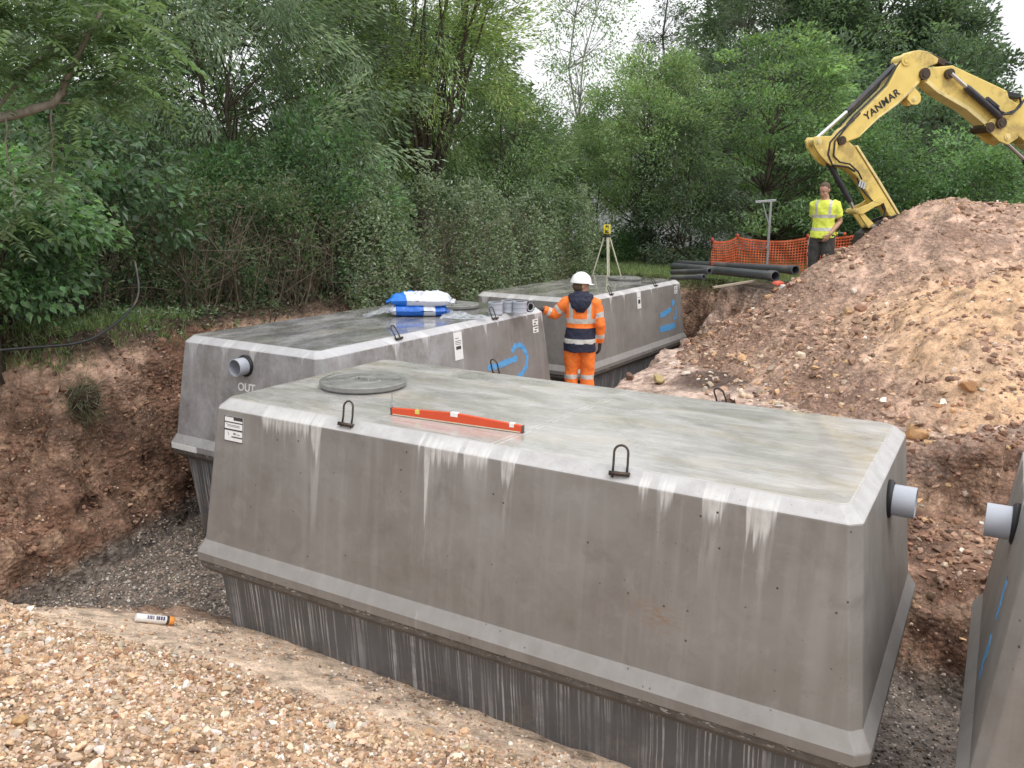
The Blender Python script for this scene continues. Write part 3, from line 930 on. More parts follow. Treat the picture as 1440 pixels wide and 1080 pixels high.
scatter('gravel', 70000, (-4.6, 1.2, 1.7, 5.6), bank_mask, .009, .032, FLINT, [6, 6, 4, 1.6, 2.4, 3, .8], 101, 1, 1.5, 'coarse golden flint gravel spread over the near bank', .2)
scatter('gravel', 5200, (-4.6, 1.2, 1.7, 5.6), bank_mask, .026, .070, FLINT, [6, 6, 4, 1.6, 2.4, 3, .5], 104, 2, 2.0, 'larger flints lying among the golden gravel of the near bank', .22)
def sand_edge(Q):
    h = ground_at(Q[:, 0], Q[:, 1]); d = 3.6 - (-(Q @ N1))
    return (h > -3.15) * sstep(-.15, .0, d) * sand_mask(Q) * sstep(6.2, 5.3, Q[:, 1] - .3 * (Q[:, 0] + 2.2)) * np.clip(.22 + 1.1 * fbm(np.c_[Q, 0 * h], 2.5, 4, 171), 0, .8)
scatter('gravel', 44000, (-3.6, 1.4, 2.5, 5.6), sand_edge, .006, .03, FLINT + [(.17, .12, .1)], [4, 4, 3, 2, 2, 3, 2, 2], 107, 1, 2.0, 'scattered pebbles on the pale sand strip beside the front tank', .3)
DARK = [(.17, .14, .12), (.27, .22, .18), (.40, .33, .27), (.58, .52, .46), (.28, .18, .125), (.10, .086, .078)]
def floor_mask(Q):
    h = ground_at(Q[:, 0], Q[:, 1])
    return sstep(-3.02, -3.30, h + .06 * fbm(np.c_[Q, 0 * Q[:, 0]], 3, 3, 5))
scatter('pit_gravel', 26000, (-4.8, -1.9, 5.0, 9.2), floor_mask, .012, .034, DARK, [4, 4, 3, 2, 2, 3], 111, 1, 1.6, 'dark wet gravel bedding on the pit floor left of the tanks', .25)
scatter('pit_gravel', 9000, (1.4, 3.9, 2.8, 6.0), floor_mask, .012, .03, DARK, [4, 4, 3, 2, 2, 3], 114, 1, 1.6, 'dark wet gravel bedding in the gap beside the front tank', .25)
SOILST = [(0.352, 0.220, 0.152), (0.451, 0.303, 0.215), (0.572, 0.440, 0.330), (0.704, 0.627, 0.539), (0.242, 0.145, 0.099), (0.506, 0.319, 0.176)]
def heap_mask(Q):
    i = heap_h(Q); g = ground_at(Q[:, 0], Q[:, 1])
    m = sstep(-.05, .1, i - g) * np.where(Q[:, 1] < 14.2, 1, .25)
    n = fbm(np.c_[Q, 0 * Q[:, 0]], .8, 4, 121)
    low = sstep(-.6, -1.9, i)
    return m * np.clip(.18 + .55 * sstep(-.1, .35, n) + .75 * low, 0, 1)
scatter('heap_stones', 38000, (2.0, 9.8, 7.0, 15.5), heap_mask, .012, .07, SOILST, [5, 5, 3, .8, 2, 4], 123, 1, 3.2, 'stones and clods strewn over the brown soil heap', .3)
scatter('heap_stones', 1500, (2.0, 9.8, 7.0, 14.6), heap_mask, .06, .17, SOILST, [4, 4, 2.4, .8, 2, 3], 126, 2, 2.6, 'larger lumps of soil and stone on the heap', .35)
def toe_mask(Q):
    i = heap_h(Q); g = ground_at(Q[:, 0], Q[:, 1])
    t = sstep(-.55, -.05, i - g) * sstep(.35, .05, i - g)
    return t * sstep(-2.75, -2.6, g) * (.12 + .88 * sstep(2.3, 3.2, Q[:, 0]))
scatter('rubble', 3800, (1.5, 7.5, 6.9, 15.0), toe_mask, .03, .14, SOILST, [3, 4, 4, 2, 1.5, 2], 131, 2, 2.0, 'stony rubble along the toe of the soil heap', .3)
def wall_mask(Q):
    h = ground_at(Q[:, 0], Q[:, 1])
    return (h > -3.3) * (h < -1.5) * (1 - bank_mask(Q)) * .5
scatter('wall_stones', 6000, (-5.0, -3.2, 5.0, 9.4), wall_mask, .008, .06, SOILST + [(.13, .08, .055)], [2, 1.4, .6, .25, 5, 1, 8], 141, 1, 3.0, 'pebbles and crumbs of earth sticking out of the left pit wall', .4)
scatter('wall_stones', 9000, (1.8, 7.0, 3.5, 8.2), wall_mask, .010, .09, SOILST + [(.13, .08, .055)], [3, 3, 2, .8, 4, 3, 4], 144, 1, 3.0, 'pebbles and crumbs of earth on the cut face behind the front tank', .4)
scatter('wall_stones', 4000, (2.9, 5.2, 12.5, 17), wall_mask, .015, .12, SOILST + [(.13, .08, .055)], [2, 2, 2, 1, 3, 1, 4], 147, 1, 2.4, 'pebbles and clods on the dark bank beside the farthest tank', .4)

CLOD = [(.22, .115, .072), (.31, .18, .12), (.15, .078, .048), (.38, .235, .16), (.27, .15, .095)]
def clod_mask(Q):
    h = ground_at(Q[:, 0], Q[:, 1]); n = fbm(np.c_[Q, h], 1.4, 4, 151)
    return (h > -3.25) * (h < -1.45) * (1 - bank_mask(Q)) * np.clip(.35 + 1.6 * n, 0, 1)
scatter('earth_clods', 15000, (-4.9, -3.3, 5.4, 9.6), clod_mask, .012, .075, CLOD, [4, 3, 3, 2, 3], 151, 1, 2.6, 'crumbled brown earth sticking to the left pit wall', .35)
scatter('earth_clods', 20000, (1.9, 7.0, 3.5, 7.9), clod_mask, .012, .085, CLOD, [4, 3, 3, 2, 3], 154, 1, 2.6, 'crumbled brown earth on the cut face behind the front tank', .35)
scatter('earth_clods', 8000, (2.9, 5.2, 12.5, 17), clod_mask, .015, .10, CLOD, [4, 3, 4, 1, 3], 157, 1, 2.4, 'crumbled dark earth on the bank beside the farthest tank', .35)
HCL = [(0.333, 0.205, 0.140), (0.437, 0.287, 0.205), (0.241, 0.146, 0.098), (0.517, 0.351, 0.241)]
def hc_mask(Q):
    i = heap_h(Q); g = ground_at(Q[:, 0], Q[:, 1]); n = fbm(np.c_[Q, 0 * i], 1.1, 4, 161)
    return sstep(-.1, .05, i - g) * np.where(Q[:, 1] < 14.3, 1, .2) * np.clip(.25 + 1.9 * n, 0, 1)
scatter('heap_clods', 34000, (2.0, 9.6, 7.0, 15.0), hc_mask, .018, .13, HCL, [4, 4, 3, 2], 161, 1, 3.0, 'crumbly clods of earth over the big soil heap', .4)
# ------------------------------------------------------------------ vegetation
def leaf_mat(name, trans=.42, rough=.36):
    t = NT(name)
    hs_ = t.new('ShaderNodeHueSaturation'); hs_.inputs['Saturation'].default_value = .76; hs_.inputs['Value'].default_value = 1.75
    t.l.new(t.mix(1.0, t.attr(), (.93, 1.0, 1.05), 'MULTIPLY'), hs_.inputs['Color']); c = hs_.outputs[0]
    t.base(c).rough(rough).spec(.5)
    tr = t.new('ShaderNodeBsdfTranslucent')
    t.l.new(t.mix(1.0, c, (1.5, 1.6, .8), 'MULTIPLY'), tr.inputs[0])
    m = t.new('ShaderNodeMixShader'); m.inputs[0].default_value = trans
    t.l.new(t.b.outputs[0], m.inputs[1]); t.l.new(tr.outputs[0], m.inputs[2]); t.l.new(m.outputs[0], t.out.inputs[0])
    return t.m
M_leaf = leaf_mat('leaf')
def bark_mat(name, a, b):
    t = NT(name)
    P = t.pos(); n = t.noise(t.scale(P, (14, 14, 3)), 1, 5, .7)
    t.base(t.mix(t.rng(n, .35, .65), a, b)).rough(.85).spec(.2)
    t.bump(n, .6, .02)
    return t.m
M_bark = bark_mat('bark', (.045, .036, .028), (.13, .11, .085))
M_birch = bark_mat('pale_bark', (.12, .11, .1), (.42, .40, .37))
M_twig = bark_mat('twig_bark', (.06, .048, .036), (.19, .15, .11))

def leaves_np(rng, C, D, L, W, cols, up=.5, fold=.25):
    """C base points, D directions (unit), one folded quad per leaf"""
    n = len(C)
    nr = rng.normal(size=(n, 3)); nr[:, 2] += up * 1.6
    nr -= D * (nr * D).sum(1, keepdims=True)
    nr /= np.linalg.norm(nr, axis=1, keepdims=True) + 1e-9
    S = np.cross(D, nr)
    L = L[:, None]; W = W[:, None]
    mid = C + D * L * .45
    a = C; b = mid + S * W * .5 + nr * W * fold; c = C + D * L - nr * L * .08; d = mid - S * W * .5 + nr * W * fold
    V = np.stack([a, b, c, d], 1).reshape(-1, 3)
    F = np.arange(4 * n).reshape(n, 4)
    K = np.repeat(cols[:, None, :], 4, 1); 
    return V, F, K.reshape(-1, 3)
def unit(v): return v / (np.linalg.norm(v, axis=-1, keepdims=True) + 1e-9)

def limb(mb, a, b, ra, rb, rng, bend=.12, n=5, up=.0, sides=5):
    a = np.array(a, float); b = np.array(b, float); L = np.linalg.norm(b - a)
    off = rng.normal(size=3) * L * bend; off[2] += up * L
    P = []
    for i in range(n):
        t = i / (n - 1)
        P.append(a + (b - a) * t + off * 4 * t * (1 - t) * .5 + rng.normal(size=3) * L * .012 * (0 < i < n - 1))
    mb.tube(P, [ra + (rb - ra) * (i / (n - 1)) for i in range(n)], sides, cap=False)
    return P

def tree(name, label, cat, x, y, height, env, n_cl, per, leaf, cols, seed, base=.15, trunk_r=.12, cl_r=.45, droop=.2, spread=1.0, stems=1, bark=None, group=None, inner=.35, flat=.75, strand=0.0, jitter=.3, limbs=.7, up=.5, lean=(0, 0), stem_spread=.35, sq=(1, 1), hue=.07, edge=1.0, lo=0.0):
    rng = np.random.default_rng(seed)
    z0 = gz(x, y)
    T = thing(name, label, cat, (x, y, z0), 0, group)
    et = np.array([e[0] for e in env]); er = np.array([e[1] for e in env])
    # cluster centres in the crown envelope
    C = []
    while len(C) < n_cl:
        t = rng.uniform(lo, 1)
        R = np.interp(t, et, er)
        if rng.uniform() > (R / er.max()) ** 1.0 + .08: continue
        a = rng.uniform(0, 2 * pi); rr = R * (inner + (1 - inner) * sqrt(rng.uniform())) * (1 + rng.normal() * .10 * edge)
        h = height * (base + (1 - base) * t)
        C.append((rr * cos(a) * sq[0] + lean[0] * h, rr * sin(a) * sq[1] + lean[1] * h, h))
    C = np.array(C)
    # wood
    mb = MB()
    tops = []
    for s in range(stems):
        if stems == 1:
            b0 = np.array([0, 0, -.15]); top = np.array([lean[0] * height * .92, lean[1] * height * .92, height * .92])
        else:
            a = 2 * pi * s / stems + rng.normal() * .3; q = stem_spread * (.4 + .6 * rng.uniform())
            b0 = np.array([cos(a) * trunk_r * 1.2, sin(a) * trunk_r * 1.2, -.15 if stems < 6 else height * base * .8])
            top = np.array([cos(a) * er.max() * q + lean[0] * height, sin(a) * er.max() * q + lean[1] * height, height * rng.uniform(.75, .98)])
        r0 = trunk_r if stems == 1 else trunk_r * .55
        P = limb(mb, b0, top, r0, r0 * .12, rng, .05, 9, sides=7)
        tops.append(np.array(P))
    if stems >= 6:
        limb(mb, (0, 0, -.15), (0, 0, height * base), trunk_r * 2.6, trunk_r * 2.4, rng, .03, 4, sides=8)
    sel = rng.permutation(len(C))[:int(min(len(C) * limbs, 130))]
    for k in sel:
        c = C[k]; st = tops[rng.integers(len(tops))]
        hh = max(height * .06, c[2] - np.linalg.norm(c[:2] - st[-1][:2] * .3) * (.55 + .3 * rng.uniform()))
        i = int(np.argmin(np.abs(st[:, 2] - hh)))
        limb(mb, st[i], c, max(.008, trunk_r * .22 * (1 - c[2] / height * .6)), .004, rng, .16, 5, up=.06, sides=4)
    mb.build('trunk', bark or M_bark, T, smooth=True)
    # foliage
    n = n_cl * per
    ci = np.repeat(np.arange(n_cl), per)
    cs = cl_r * rng.uniform(.65, 1.35, n_cl)
    u = rng.normal(size=(n, 3)); u = unit(u) * (rng.uniform(size=(n, 1)) ** .45)
    u[:, 2] *= flat
    Pp = C[ci] + u * cs[ci][:, None]
    ax = C - np.array([lean[0], lean[1], 0]) * C[:, 2:3]; ax[:, 2] = (C[:, 2] - height * (base + .4 * (1 - base))) * .5
    ax = unit(ax)
    D = unit(u) * .8 + ax[ci] * .7 * spread + rng.normal(size=(n, 3)) * jitter * 1.6
    D[:, 2] -= droop * 1.6
    if strand:
        sd = unit(ax + rng.normal(size=(n_cl, 3)) * .5); sd[:, 2] -= droop * .8; sd = unit(sd)
        D = D * .5 + sd[ci] * 1.2
        Pp = C[ci] + sd[ci] * (rng.uniform(-1, 1, (n, 1)) * cs[ci][:, None] * strand) + u * cs[ci][:, None] * .55
    D = unit(D)
    L = leaf[0] * rng.uniform(.45, 1.4, n); W = leaf[1] * rng.uniform(.6, 1.35, n)
    cw = np.array(cols)
    ca = cw[rng.integers(len(cw), size=n_cl)]
    kc = np.clip(1 + rng.normal(0, .17, (n_cl, 1)), .6, 1.5)
    col = ca[ci] * kc[ci] * np.clip(1 + rng.normal(0, .24, (n, 1)), .45, 1.8)
    col = col * (1 + rng.normal(0, hue, (n, 3)))
    Vv, Fv, K = leaves_np(rng, Pp, D, L, W, np.clip(col, .004, .6), up)
    mesh_np('crown', Vv, Fv, M_leaf, T, K)
    return T

G_DARK = [(0.035, 0.068, 0.027), (0.046, 0.086, 0.035), (0.061, 0.101, 0.041)]
G_WIL = [(0.084, 0.121, 0.065), (0.108, 0.151, 0.084), (0.142, 0.182, 0.115), (0.068, 0.105, 0.051)]
G_MID = [(0.068, 0.132, 0.041), (0.089, 0.159, 0.051), (0.057, 0.108, 0.041)]
G_YEL = [(0.169, 0.223, 0.057), (0.209, 0.250, 0.068), (0.132, 0.189, 0.054)]
G_LITE = [(00.121, 00.178, 00.066), (00.150, 00.207, 00.081), (00.098, 00.155, 00.055)]
G_BACK = [(0.068, 0.108, 0.057), (0.084, 0.128, 0.068), (0.101, 0.146, 0.078)]
BG = 'trees behind the site'
rnd = [(0, .55), (.2, .9), (.5, 1), (.8, .75), (1, .25)]
def E(r, shape=rnd): return [(t, q * r) for t, q in shape]
bushy = [(0, .9), (.3, 1), (.6, .92), (.85, .6), (1, .2)]
cone = [(0, .9), (.2, 1), (1, .08)]
vase = [(0, .35), (.3, .75), (.7, 1), (1, .7)]

# left: big grey-green willows
tree('willow_tree', 'big grey-green willow with narrow leaves behind the twiggy hedge', 'tree', -4.9, 14.6, 8.6, E(3.1, bushy), 400, 190, (.12, .026), G_WIL, 201, base=.16, trunk_r=.08, cl_r=.55, droop=.35, strand=.9, stems=3, limbs=.22, inner=.2, lean=(.02, 0), group=BG)
tree('willow_tree', 'dark willow crown filling the top left corner behind the leafy shrub', 'tree', -8.6, 15.0, 8.8, E(3.2, bushy), 260, 190, (.13, .03), [(0.061, 0.101, 0.046), (0.074, 0.119, 0.054), (0.095, 0.135, 0.070)], 202, base=.12, trunk_r=.09, cl_r=.6, droop=.35, strand=.9, limbs=.25, stems=2, group=BG)
# pollard willow with many straight rods
tree('pollard_willow', 'yellow-green willow of many straight upright rods rising from one low trunk', 'tree', -1.75, 17.6, 9.2, [(0, .9), (.25, 1.9), (.6, 2.6), (1, 2.9)], 330, 190, (.125, .027), G_YEL + [(0.115, 0.169, 0.054)], 203, base=.24, trunk_r=.075, cl_r=.5, droop=-.12, strand=1.5, stems=30, stem_spread=1.0, flat=1.3, limbs=.3, group=BG, inner=.25)
tree('elder_bush', 'bright green elder bush between hedge and willows', 'bush', -2.95, 13.5, 2.9, E(1.15, bushy), 80, 130, (.10, .045), [(0.070, 0.138, 0.050), (0.090, 0.165, 0.064), (0.056, 0.110, 0.042)], 204, base=.08, trunk_r=.06, cl_r=.34, stems=4, group='bushes around the site')
tree('elder_bush', 'deep green bush behind the hedge, left of the bright elder', 'bush', -4.3, 12.6, 2.0, E(1.2, bushy), 60, 120, (.09, .045), [(0.046, 0.105, 0.035), (0.061, 0.128, 0.041)], 219, base=.08, trunk_r=.05, cl_r=.34, stems=4, group='bushes around the site')
tree('birch_tree', 'thin pale-stemmed birch with sparse leaves against the white sky', 'tree', 1.95, 25.5, 11.0, [(0, .9), (.2, 1.5), (.6, 1.5), (1, .5)], 120, 75, (.085, .05), [(0.135, 0.189, 0.095), (0.176, 0.223, 0.121), (0.108, 0.155, 0.074)], 205, base=.2, trunk_r=.085, cl_r=.55, droop=.3, stems=2, bark=M_birch, limbs=1.0, group=BG, stem_spread=.25)
tree('light_green_tree', 'pale yellow-green young tree beside the birch, above the tripod', 'tree', 3.3, 21.2, 5.0, E(1.7, rnd), 170, 150, (.10, .036), G_LITE, 206, base=.25, trunk_r=.09, cl_r=.40, droop=.1, stems=3, group=BG)
tree('light_green_tree', 'soft green spreading bush between pollard willow and tripod', 'tree', -.25, 19.0, 3.9, E(1.65, bushy), 140, 140, (.09, .034), [(0.101, 0.155, 0.061), (0.121, 0.182, 0.074), (0.081, 0.128, 0.051)], 207, base=.1, trunk_r=.07, cl_r=.42, stems=4, group=BG)
tree('light_green_tree', 'slim light green tree hiding the top of the white house', 'tree', 2.25, 24.0, 3.7, E(1.15, rnd), 70, 130, (.10, .036), G_LITE, 250, base=.36, trunk_r=.06, cl_r=.38, droop=.1, stems=2, group=BG)
# spires
tree('spruce_tree', 'ragged dark spruce top standing against the sky right of the birch', 'tree', 5.0, 30, 10.6, [(0, 1.9), (.4, 1.4), (.8, .7), (1, .15)], 120, 90, (.15, .03), [(0.038, 0.054, 0.032), (0.051, 0.070, 0.041), (0.068, 0.084, 0.054)], 208, base=.15, trunk_r=.11, cl_r=.42, droop=.3, flat=.5, group=BG, limbs=1, inner=.1)
tree('spruce_tree', 'ragged dark spruce top left of the tall rounded trees', 'tree', 7.35, 28.5, 9.6, [(0, 1.9), (.4, 1.3), (.8, .75), (1, .2)], 105, 90, (.15, .03), [(0.041, 0.057, 0.035), (0.054, 0.070, 0.046), (0.074, 0.084, 0.061)], 209, base=.15, trunk_r=.11, cl_r=.42, droop=.3, flat=.5, group=BG, limbs=1, inner=.1)
# tall rounded trees far right
tree('tall_tree', 'tall rounded grey-green tree behind the hornbeam, left of two more', 'tree', 11.0, 37, 13.5, E(3.6, vase), 300, 170, (.24, .085), G_BACK, 210, base=.15, trunk_r=.3, cl_r=.8, group=BG, droop=.1)
tree('tall_tree', 'tall rounded grey-green tree above the yellow excavator arm, broadest of three', 'tree', 15.2, 38, 12.8, E(3.9, bushy), 320, 170, (.24, .085), G_BACK, 211, base=.15, trunk_r=.3, cl_r=.8, group=BG, droop=.1)
tree('tall_tree', 'rounded grey-green tree with its edge against the sky, rightmost of three', 'tree', 17.9, 37.5, 10.6, E(2.5, bushy), 210, 160, (.23, .08), [(0.061, 0.101, 0.061), (0.074, 0.115, 0.068)], 212, base=.1, trunk_r=.25, cl_r=.75, group=BG, droop=.1)
tree('hornbeam_tree', 'fresh green tree with layered branches behind the orange mesh fence', 'tree', 6.5, 22.0, 5.6, E(2.35, bushy), 170, 130, (.115, .055), [(0.084, 0.146, 0.046), (0.115, 0.182, 0.057), (0.065, 0.119, 0.041)], 213, base=.16, trunk_r=.13, cl_r=.48, flat=.38, droop=.15, group=BG)
tree('hornbeam_tree', 'lower green tree between hornbeam and the thicket by the excavator', 'tree', 9.0, 25.2, 5.2, E(2.2, bushy), 130, 120, (.12, .055), [(0.068, 0.119, 0.046), (0.089, 0.149, 0.057)], 214, base=.1, trunk_r=.11, cl_r=.5, flat=.5, group=BG)
tree('laurel_bush', 'dark evergreen bush right of the surveying tripod', 'bush', 4.1, 20.4, 3.4, E(1.25, bushy), 90, 130, (.10, .04), [(0.041, 0.065, 0.032), (0.054, 0.084, 0.041), (0.068, 0.097, 0.051)], 215, base=.04, trunk_r=.06, cl_r=.36, stems=4, group='bushes around the site')
tree('laurel_bush', 'low bright green bush under the white boarded house', 'bush', 2.5, 22.5, .85, E(1.0, bushy), 50, 120, (.09, .045), [(0.061, 0.135, 0.038), (0.081, 0.169, 0.047)], 216, base=.04, trunk_r=.04, cl_r=.3, stems=4, group='bushes around the site')
tree('thicket_bush', 'green bush behind the excavator bucket and yellow shirted man', 'bush', 9.3, 22.3, 3.4, E(1.7, bushy), 110, 120, (.11, .055), G_MID, 217, base=.04, trunk_r=.06, cl_r=.42, stems=5, group='bushes around the site')
tree('thicket_bush', 'leafy bush under the bend of the excavator arm', 'bush', 11.4, 21.8, 3.3, E(1.6, bushy), 110, 120, (.11, .06), [(0.084, 0.159, 0.051), (0.108, 0.189, 0.065), (0.068, 0.128, 0.046)], 218, base=.04, trunk_r=.06, cl_r=.40, stems=5, group='bushes around the site')
tree('thicket_bush', 'olive green bush behind the heap crest at the picture edge', 'bush', 14.0, 23.0, 4.0, E(1.9, bushy), 120, 120, (.11, .05), [(0.095, 0.132, 0.061), (0.115, 0.155, 0.074), (0.081, 0.115, 0.054)], 220, base=.04, trunk_r=.06, cl_r=.42, stems=5, group='bushes around the site')
tree('thicket_bush', 'tall green bush behind the boom, between excavator arm and far trees', 'bush', 12.6, 27.0, 5.4, E(2.6, bushy), 130, 110, (.14, .06), [(0.061, 0.105, 0.049), (0.078, 0.128, 0.061)], 221, base=.04, trunk_r=.08, cl_r=.55, stems=5, group='bushes around the site')
tree('thicket_bush', 'wide hazy green bush at the right picture edge below the sky', 'bush', 18.6, 29.0, 5.0, E(2.8, bushy), 120, 110, (.15, .06), [(0.074, 0.119, 0.061), (0.095, 0.142, 0.074)], 222, base=.04, trunk_r=.08, cl_r=.6, stems=5, group='bushes around the site')
# second row closes the view between the near trees
for i, (x, y, h, r, lab) in enumerate([(-12.5, 23, 9.5, 4.2, 'dark tree of the second row in the top left corner'), (-6.2, 23.5, 8.4, 3.6, 'dark tree of the second row behind the grey-green willow'), (-2.2, 26, 6.4, 3.2, 'dark tree of the second row low behind the pollard willow'), (7.6, 33, 7.2, 3.4, 'dark tree of the second row between the two spruces'), (10.5, 30, 6.6, 3.2, 'dark tree of the second row behind the hornbeam'), (16.5, 33, 7.2, 3.6, 'dark tree of the second row under the tall rounded trees')]):
    tree('woodland_tree', lab, 'tree', x, y, h, E(r, bushy), 170, 120, (.20, .09), [(0.046, 0.081, 0.038), (0.061, 0.100, 0.046)], 230 + i, base=.05, trunk_r=.18, cl_r=.75, group=BG)

# ------------------------------------------------------------------ hedges
def hedge(name, label, path, width, hfun, n, leaf, cols, seed, stems, stem_mat, low=0.0, bare=0.0):
    rng = np.random.default_rng(seed)
    path = np.array(path, float); sl = np.r_[0, np.cumsum(np.hypot(*np.diff(path, axis=0).T))]
    x0, y0 = path[0]
    T = thing(name, label, 'hedge', (x0, y0, gz(x0, y0)))
    org = np.array([x0, y0, gz(x0, y0)])
    def at(s): return np.c_[np.interp(s, sl, path[:, 0]), np.interp(s, sl, path[:, 1])]
    def nrm(s):
        a = at(s + .05) - at(s - .05); a = unit(a); return np.c_[a[:, 1], -a[:, 0]]
    s = rng.uniform(.02, sl[-1] - .02, n)
    q = rng.uniform(-1, 1, n); q = np.sign(q) * np.abs(q) ** .4
    H = hfun(s) * (1 + .12 * fbm(np.c_[s, 0 * s, 0 * s], 1.6, 3, seed))
    H = H * (1 + .34 * np.clip(fbm(np.c_[s, q, 0 * s], 2.4, 4, seed + 9), -.5, 1) + .30 * (rng.uniform(size=n) ** 9))
    z = low + (H - low) * rng.uniform(0, 1, n) ** .8
    bul = 1 + .55 * fbm(np.c_[s, z, 0 * s], 1.5, 4, seed + 1)
    prof = np.clip(1.15 - (z / H) ** 4 * .6, .2, 1.2)
    xy = at(s) + nrm(s) * (q * width * bul * prof)[:, None]
    # ragged: leaves gather in clumps
    cl = fbm(np.c_[xy, z], 2.3, 4, seed + 2)
    kp = rng.uniform(size=n) < np.clip(.50 + 3.0 * cl - bare * (z < .8 * H), .02, 1)
    s, q, z, xy, H, cl = s[kp], q[kp], z[kp], xy[kp], H[kp], cl[kp]
    g = ground_at(xy[:, 0], xy[:, 1])
    P = np.c_[xy, g + z] - org
    D = np.c_[nrm(s) * np.sign(q)[:, None], .35 + 0 * z] + rng.normal(size=(len(z), 3)) * .7
    col = np.array(cols)[rng.integers(len(cols), size=len(z))] * np.clip(1 + rng.normal(0, .26, (len(z), 1)) + .5 * cl[:, None], .4, 2)
    Vv, Fv, K = leaves_np(rng, P, unit(D), leaf[0] * rng.uniform(.6, 1.25, len(z)), leaf[1] * rng.uniform(.7, 1.2, len(z)), np.clip(col, .004, .6), .5)
    mesh_np('foliage', Vv, Fv, M_leaf, T, K)
    mb = MB()
    for k in range(stems):
        ss = rng.uniform(.05, sl[-1] - .05); w = rng.uniform(-.95, .95) * width
        b = (at(np.array([ss])) + nrm(np.array([ss])) * w)[0]
        h = float(hfun(np.array([ss]))[0]) * rng.uniform(.45, .98)
        a = np.array([b[0], b[1], gz(*b) - .05]) - org
        e = a + np.array([rng.normal() * .28, rng.normal() * .22, h])
        P = limb(mb, a, e, rng.uniform(.004, .010), .002, rng, .2, 5, sides=3)
        for _ in range(3):
            i = rng.integers(1, 4)
            limb(mb, P[i], P[i] + np.array([rng.normal() * .3, rng.normal() * .25, rng.uniform(.05, .5)]), .005, .002, rng, .15, 4, sides=3)
    mb.build('stems', stem_mat, T)
    return T
hedge('hedge', 'twiggy hedge with bare brown stems on the left behind the pit', [(-5.6, 9.4), (-4.6, 10.7), (-3.6, 11.6), (-2.7, 12.5)], .55, lambda s: 1.55 + 0 * s, 34000, (.065, .032), [(.045, .08, .034), (.06, .095, .04), (.10, .09, .05), (.07, .115, .04)], 301, 300, M_twig, .05, .58)
hedge('hedge', 'dense leafy hedge running behind the sacks to the boarded house', [(-2.75, 12.45), (-1.5, 14.1), (-.2, 16.0), (1.35, 18.4)], .62, lambda s: np.interp(s, [0, 1, 2.5, 5.5, 7.2, 7.5], [1.35, 1.5, 1.62, 1.62, 1.45, 1.0]), 95000, (.066, .034), [(.10, .13, .075), (.125, .155, .095), (.16, .185, .12), (.07, .10, .05), (.20, .22, .16)], 302, 260, M_twig, .0, .05)
# ground ivy, weeds and grass
def ground_leaves(name, label, n, box, maskf, leaf, cols, seed, up=1.2, rise=.10, surf=None):
    rng = np.random.default_rng(seed)
    Q = np.c_[rng.uniform(box[0], box[1], n), rng.uniform(box[2], box[3], n)]
    Q = Q[rng.uniform(size=n) < maskf(Q)]
    z = (surf or ground_at)(Q[:, 0], Q[:, 1]) + rng.uniform(0, rise, len(Q))
    D = rng.normal(size=(len(Q), 3)); D[:, 2] = np.abs(D[:, 2]) * .5
    col = np.array(cols)[rng.integers(len(cols), size=len(Q))] * np.clip(1 + rng.normal(0, .25, (len(Q), 1)), .4, 2)
    Vv, Fv, K = leaves_np(rng, np.c_[Q, z], unit(D), leaf[0] * rng.uniform(.6, 1.3, len(Q)), leaf[1] * rng.uniform(.7, 1.2, len(Q)), np.clip(col, .004, .6), up)
    return tag(mesh_np(name, Vv, Fv, M_leaf, None, K), label, None, None, 'stuff')
def strip(Q):
    h = ground_at(Q[:, 0], Q[:, 1]); ds = seg_sdf(Q, PIT)
    n = fbm(np.c_[Q, 0 * Q[:, 0]], 1.3, 4, 5)
    return (h > -1.66) * sstep(.35, .8, ds + .3 * n) * sstep(-.35, .1, n + .12 * (ds - .6)) * (Q[:, 1] - 1.15 * Q[:, 0] > 10.2)
ground_leaves('ground_ivy', 'low ivy and weeds between the pit edge and the hedge', 46000, (-6.5, 1.2, 7.0, 18), strip, (.06, .045), [(.045, .09, .03), (.065, .12, .04), (.09, .14, .05), (.15, .12, .08)], 311)
def blades(name, label, n, box, maskf, h, cols, seed, surf=None):
    rng = np.random.default_rng(seed)
    Q = np.c_[rng.uniform(box[0], box[1], n), rng.uniform(box[2], box[3], n)]
    Q = Q[rng.uniform(size=n) < maskf(Q)]; m = len(Q)
    z = (surf or ground_at)(Q[:, 0], Q[:, 1]) - .01
    D = np.c_[rng.normal(0, .38, (m, 2)), np.ones(m)]
    col = np.array(cols)[rng.integers(len(cols), size=m)] * np.clip(1 + rng.normal(0, .22, (m, 1)), .4, 2)
    Vv, Fv, K = leaves_np(rng, np.c_[Q, z], unit(D), h * rng.uniform(.5, 1.4, m), .008 + .006 * rng.uniform(size=m), np.clip(col, .004, .7), 0, .1)
    return tag(mesh_np(name, Vv, Fv, M_leaf, None, K), label, None, None, 'stuff')
GR = [(.10, .15, .035), (.13, .18, .045), (.17, .19, .07), (.08, .12, .03)]
def tuft(Q):
    n = fbm(np.c_[Q, 0 * Q[:, 0]], 1.1, 4, 8); h = ground_at(Q[:, 0], Q[:, 1]); ds = seg_sdf(Q, PIT)
    return (h > -1.7) * sstep(-.25, .05, n + .15) * sstep(.55, .75, ds) * sstep(1.9, 1.3, ds)
blades('grass', 'grass tufts along the turf edge above the left pit wall', 26000, (-6.2, -3.0, 5.6, 10.2), tuft, .11, GR, 321)
def lawn(Q):
    h = ground_at(Q[:, 0], Q[:, 1]); n = fbm(np.c_[Q, 0 * Q[:, 0]], .9, 3, 12)
    return (h > -1.62) * sstep(13.8, 15.4, Q[:, 1] - .35 * Q[:, 0] + .6 * n)
blades('grass', 'short grass beyond the farthest tank and the black pipes', 60000, (-.5, 8.5, 14, 22.5), lawn, .09, GR, 322)
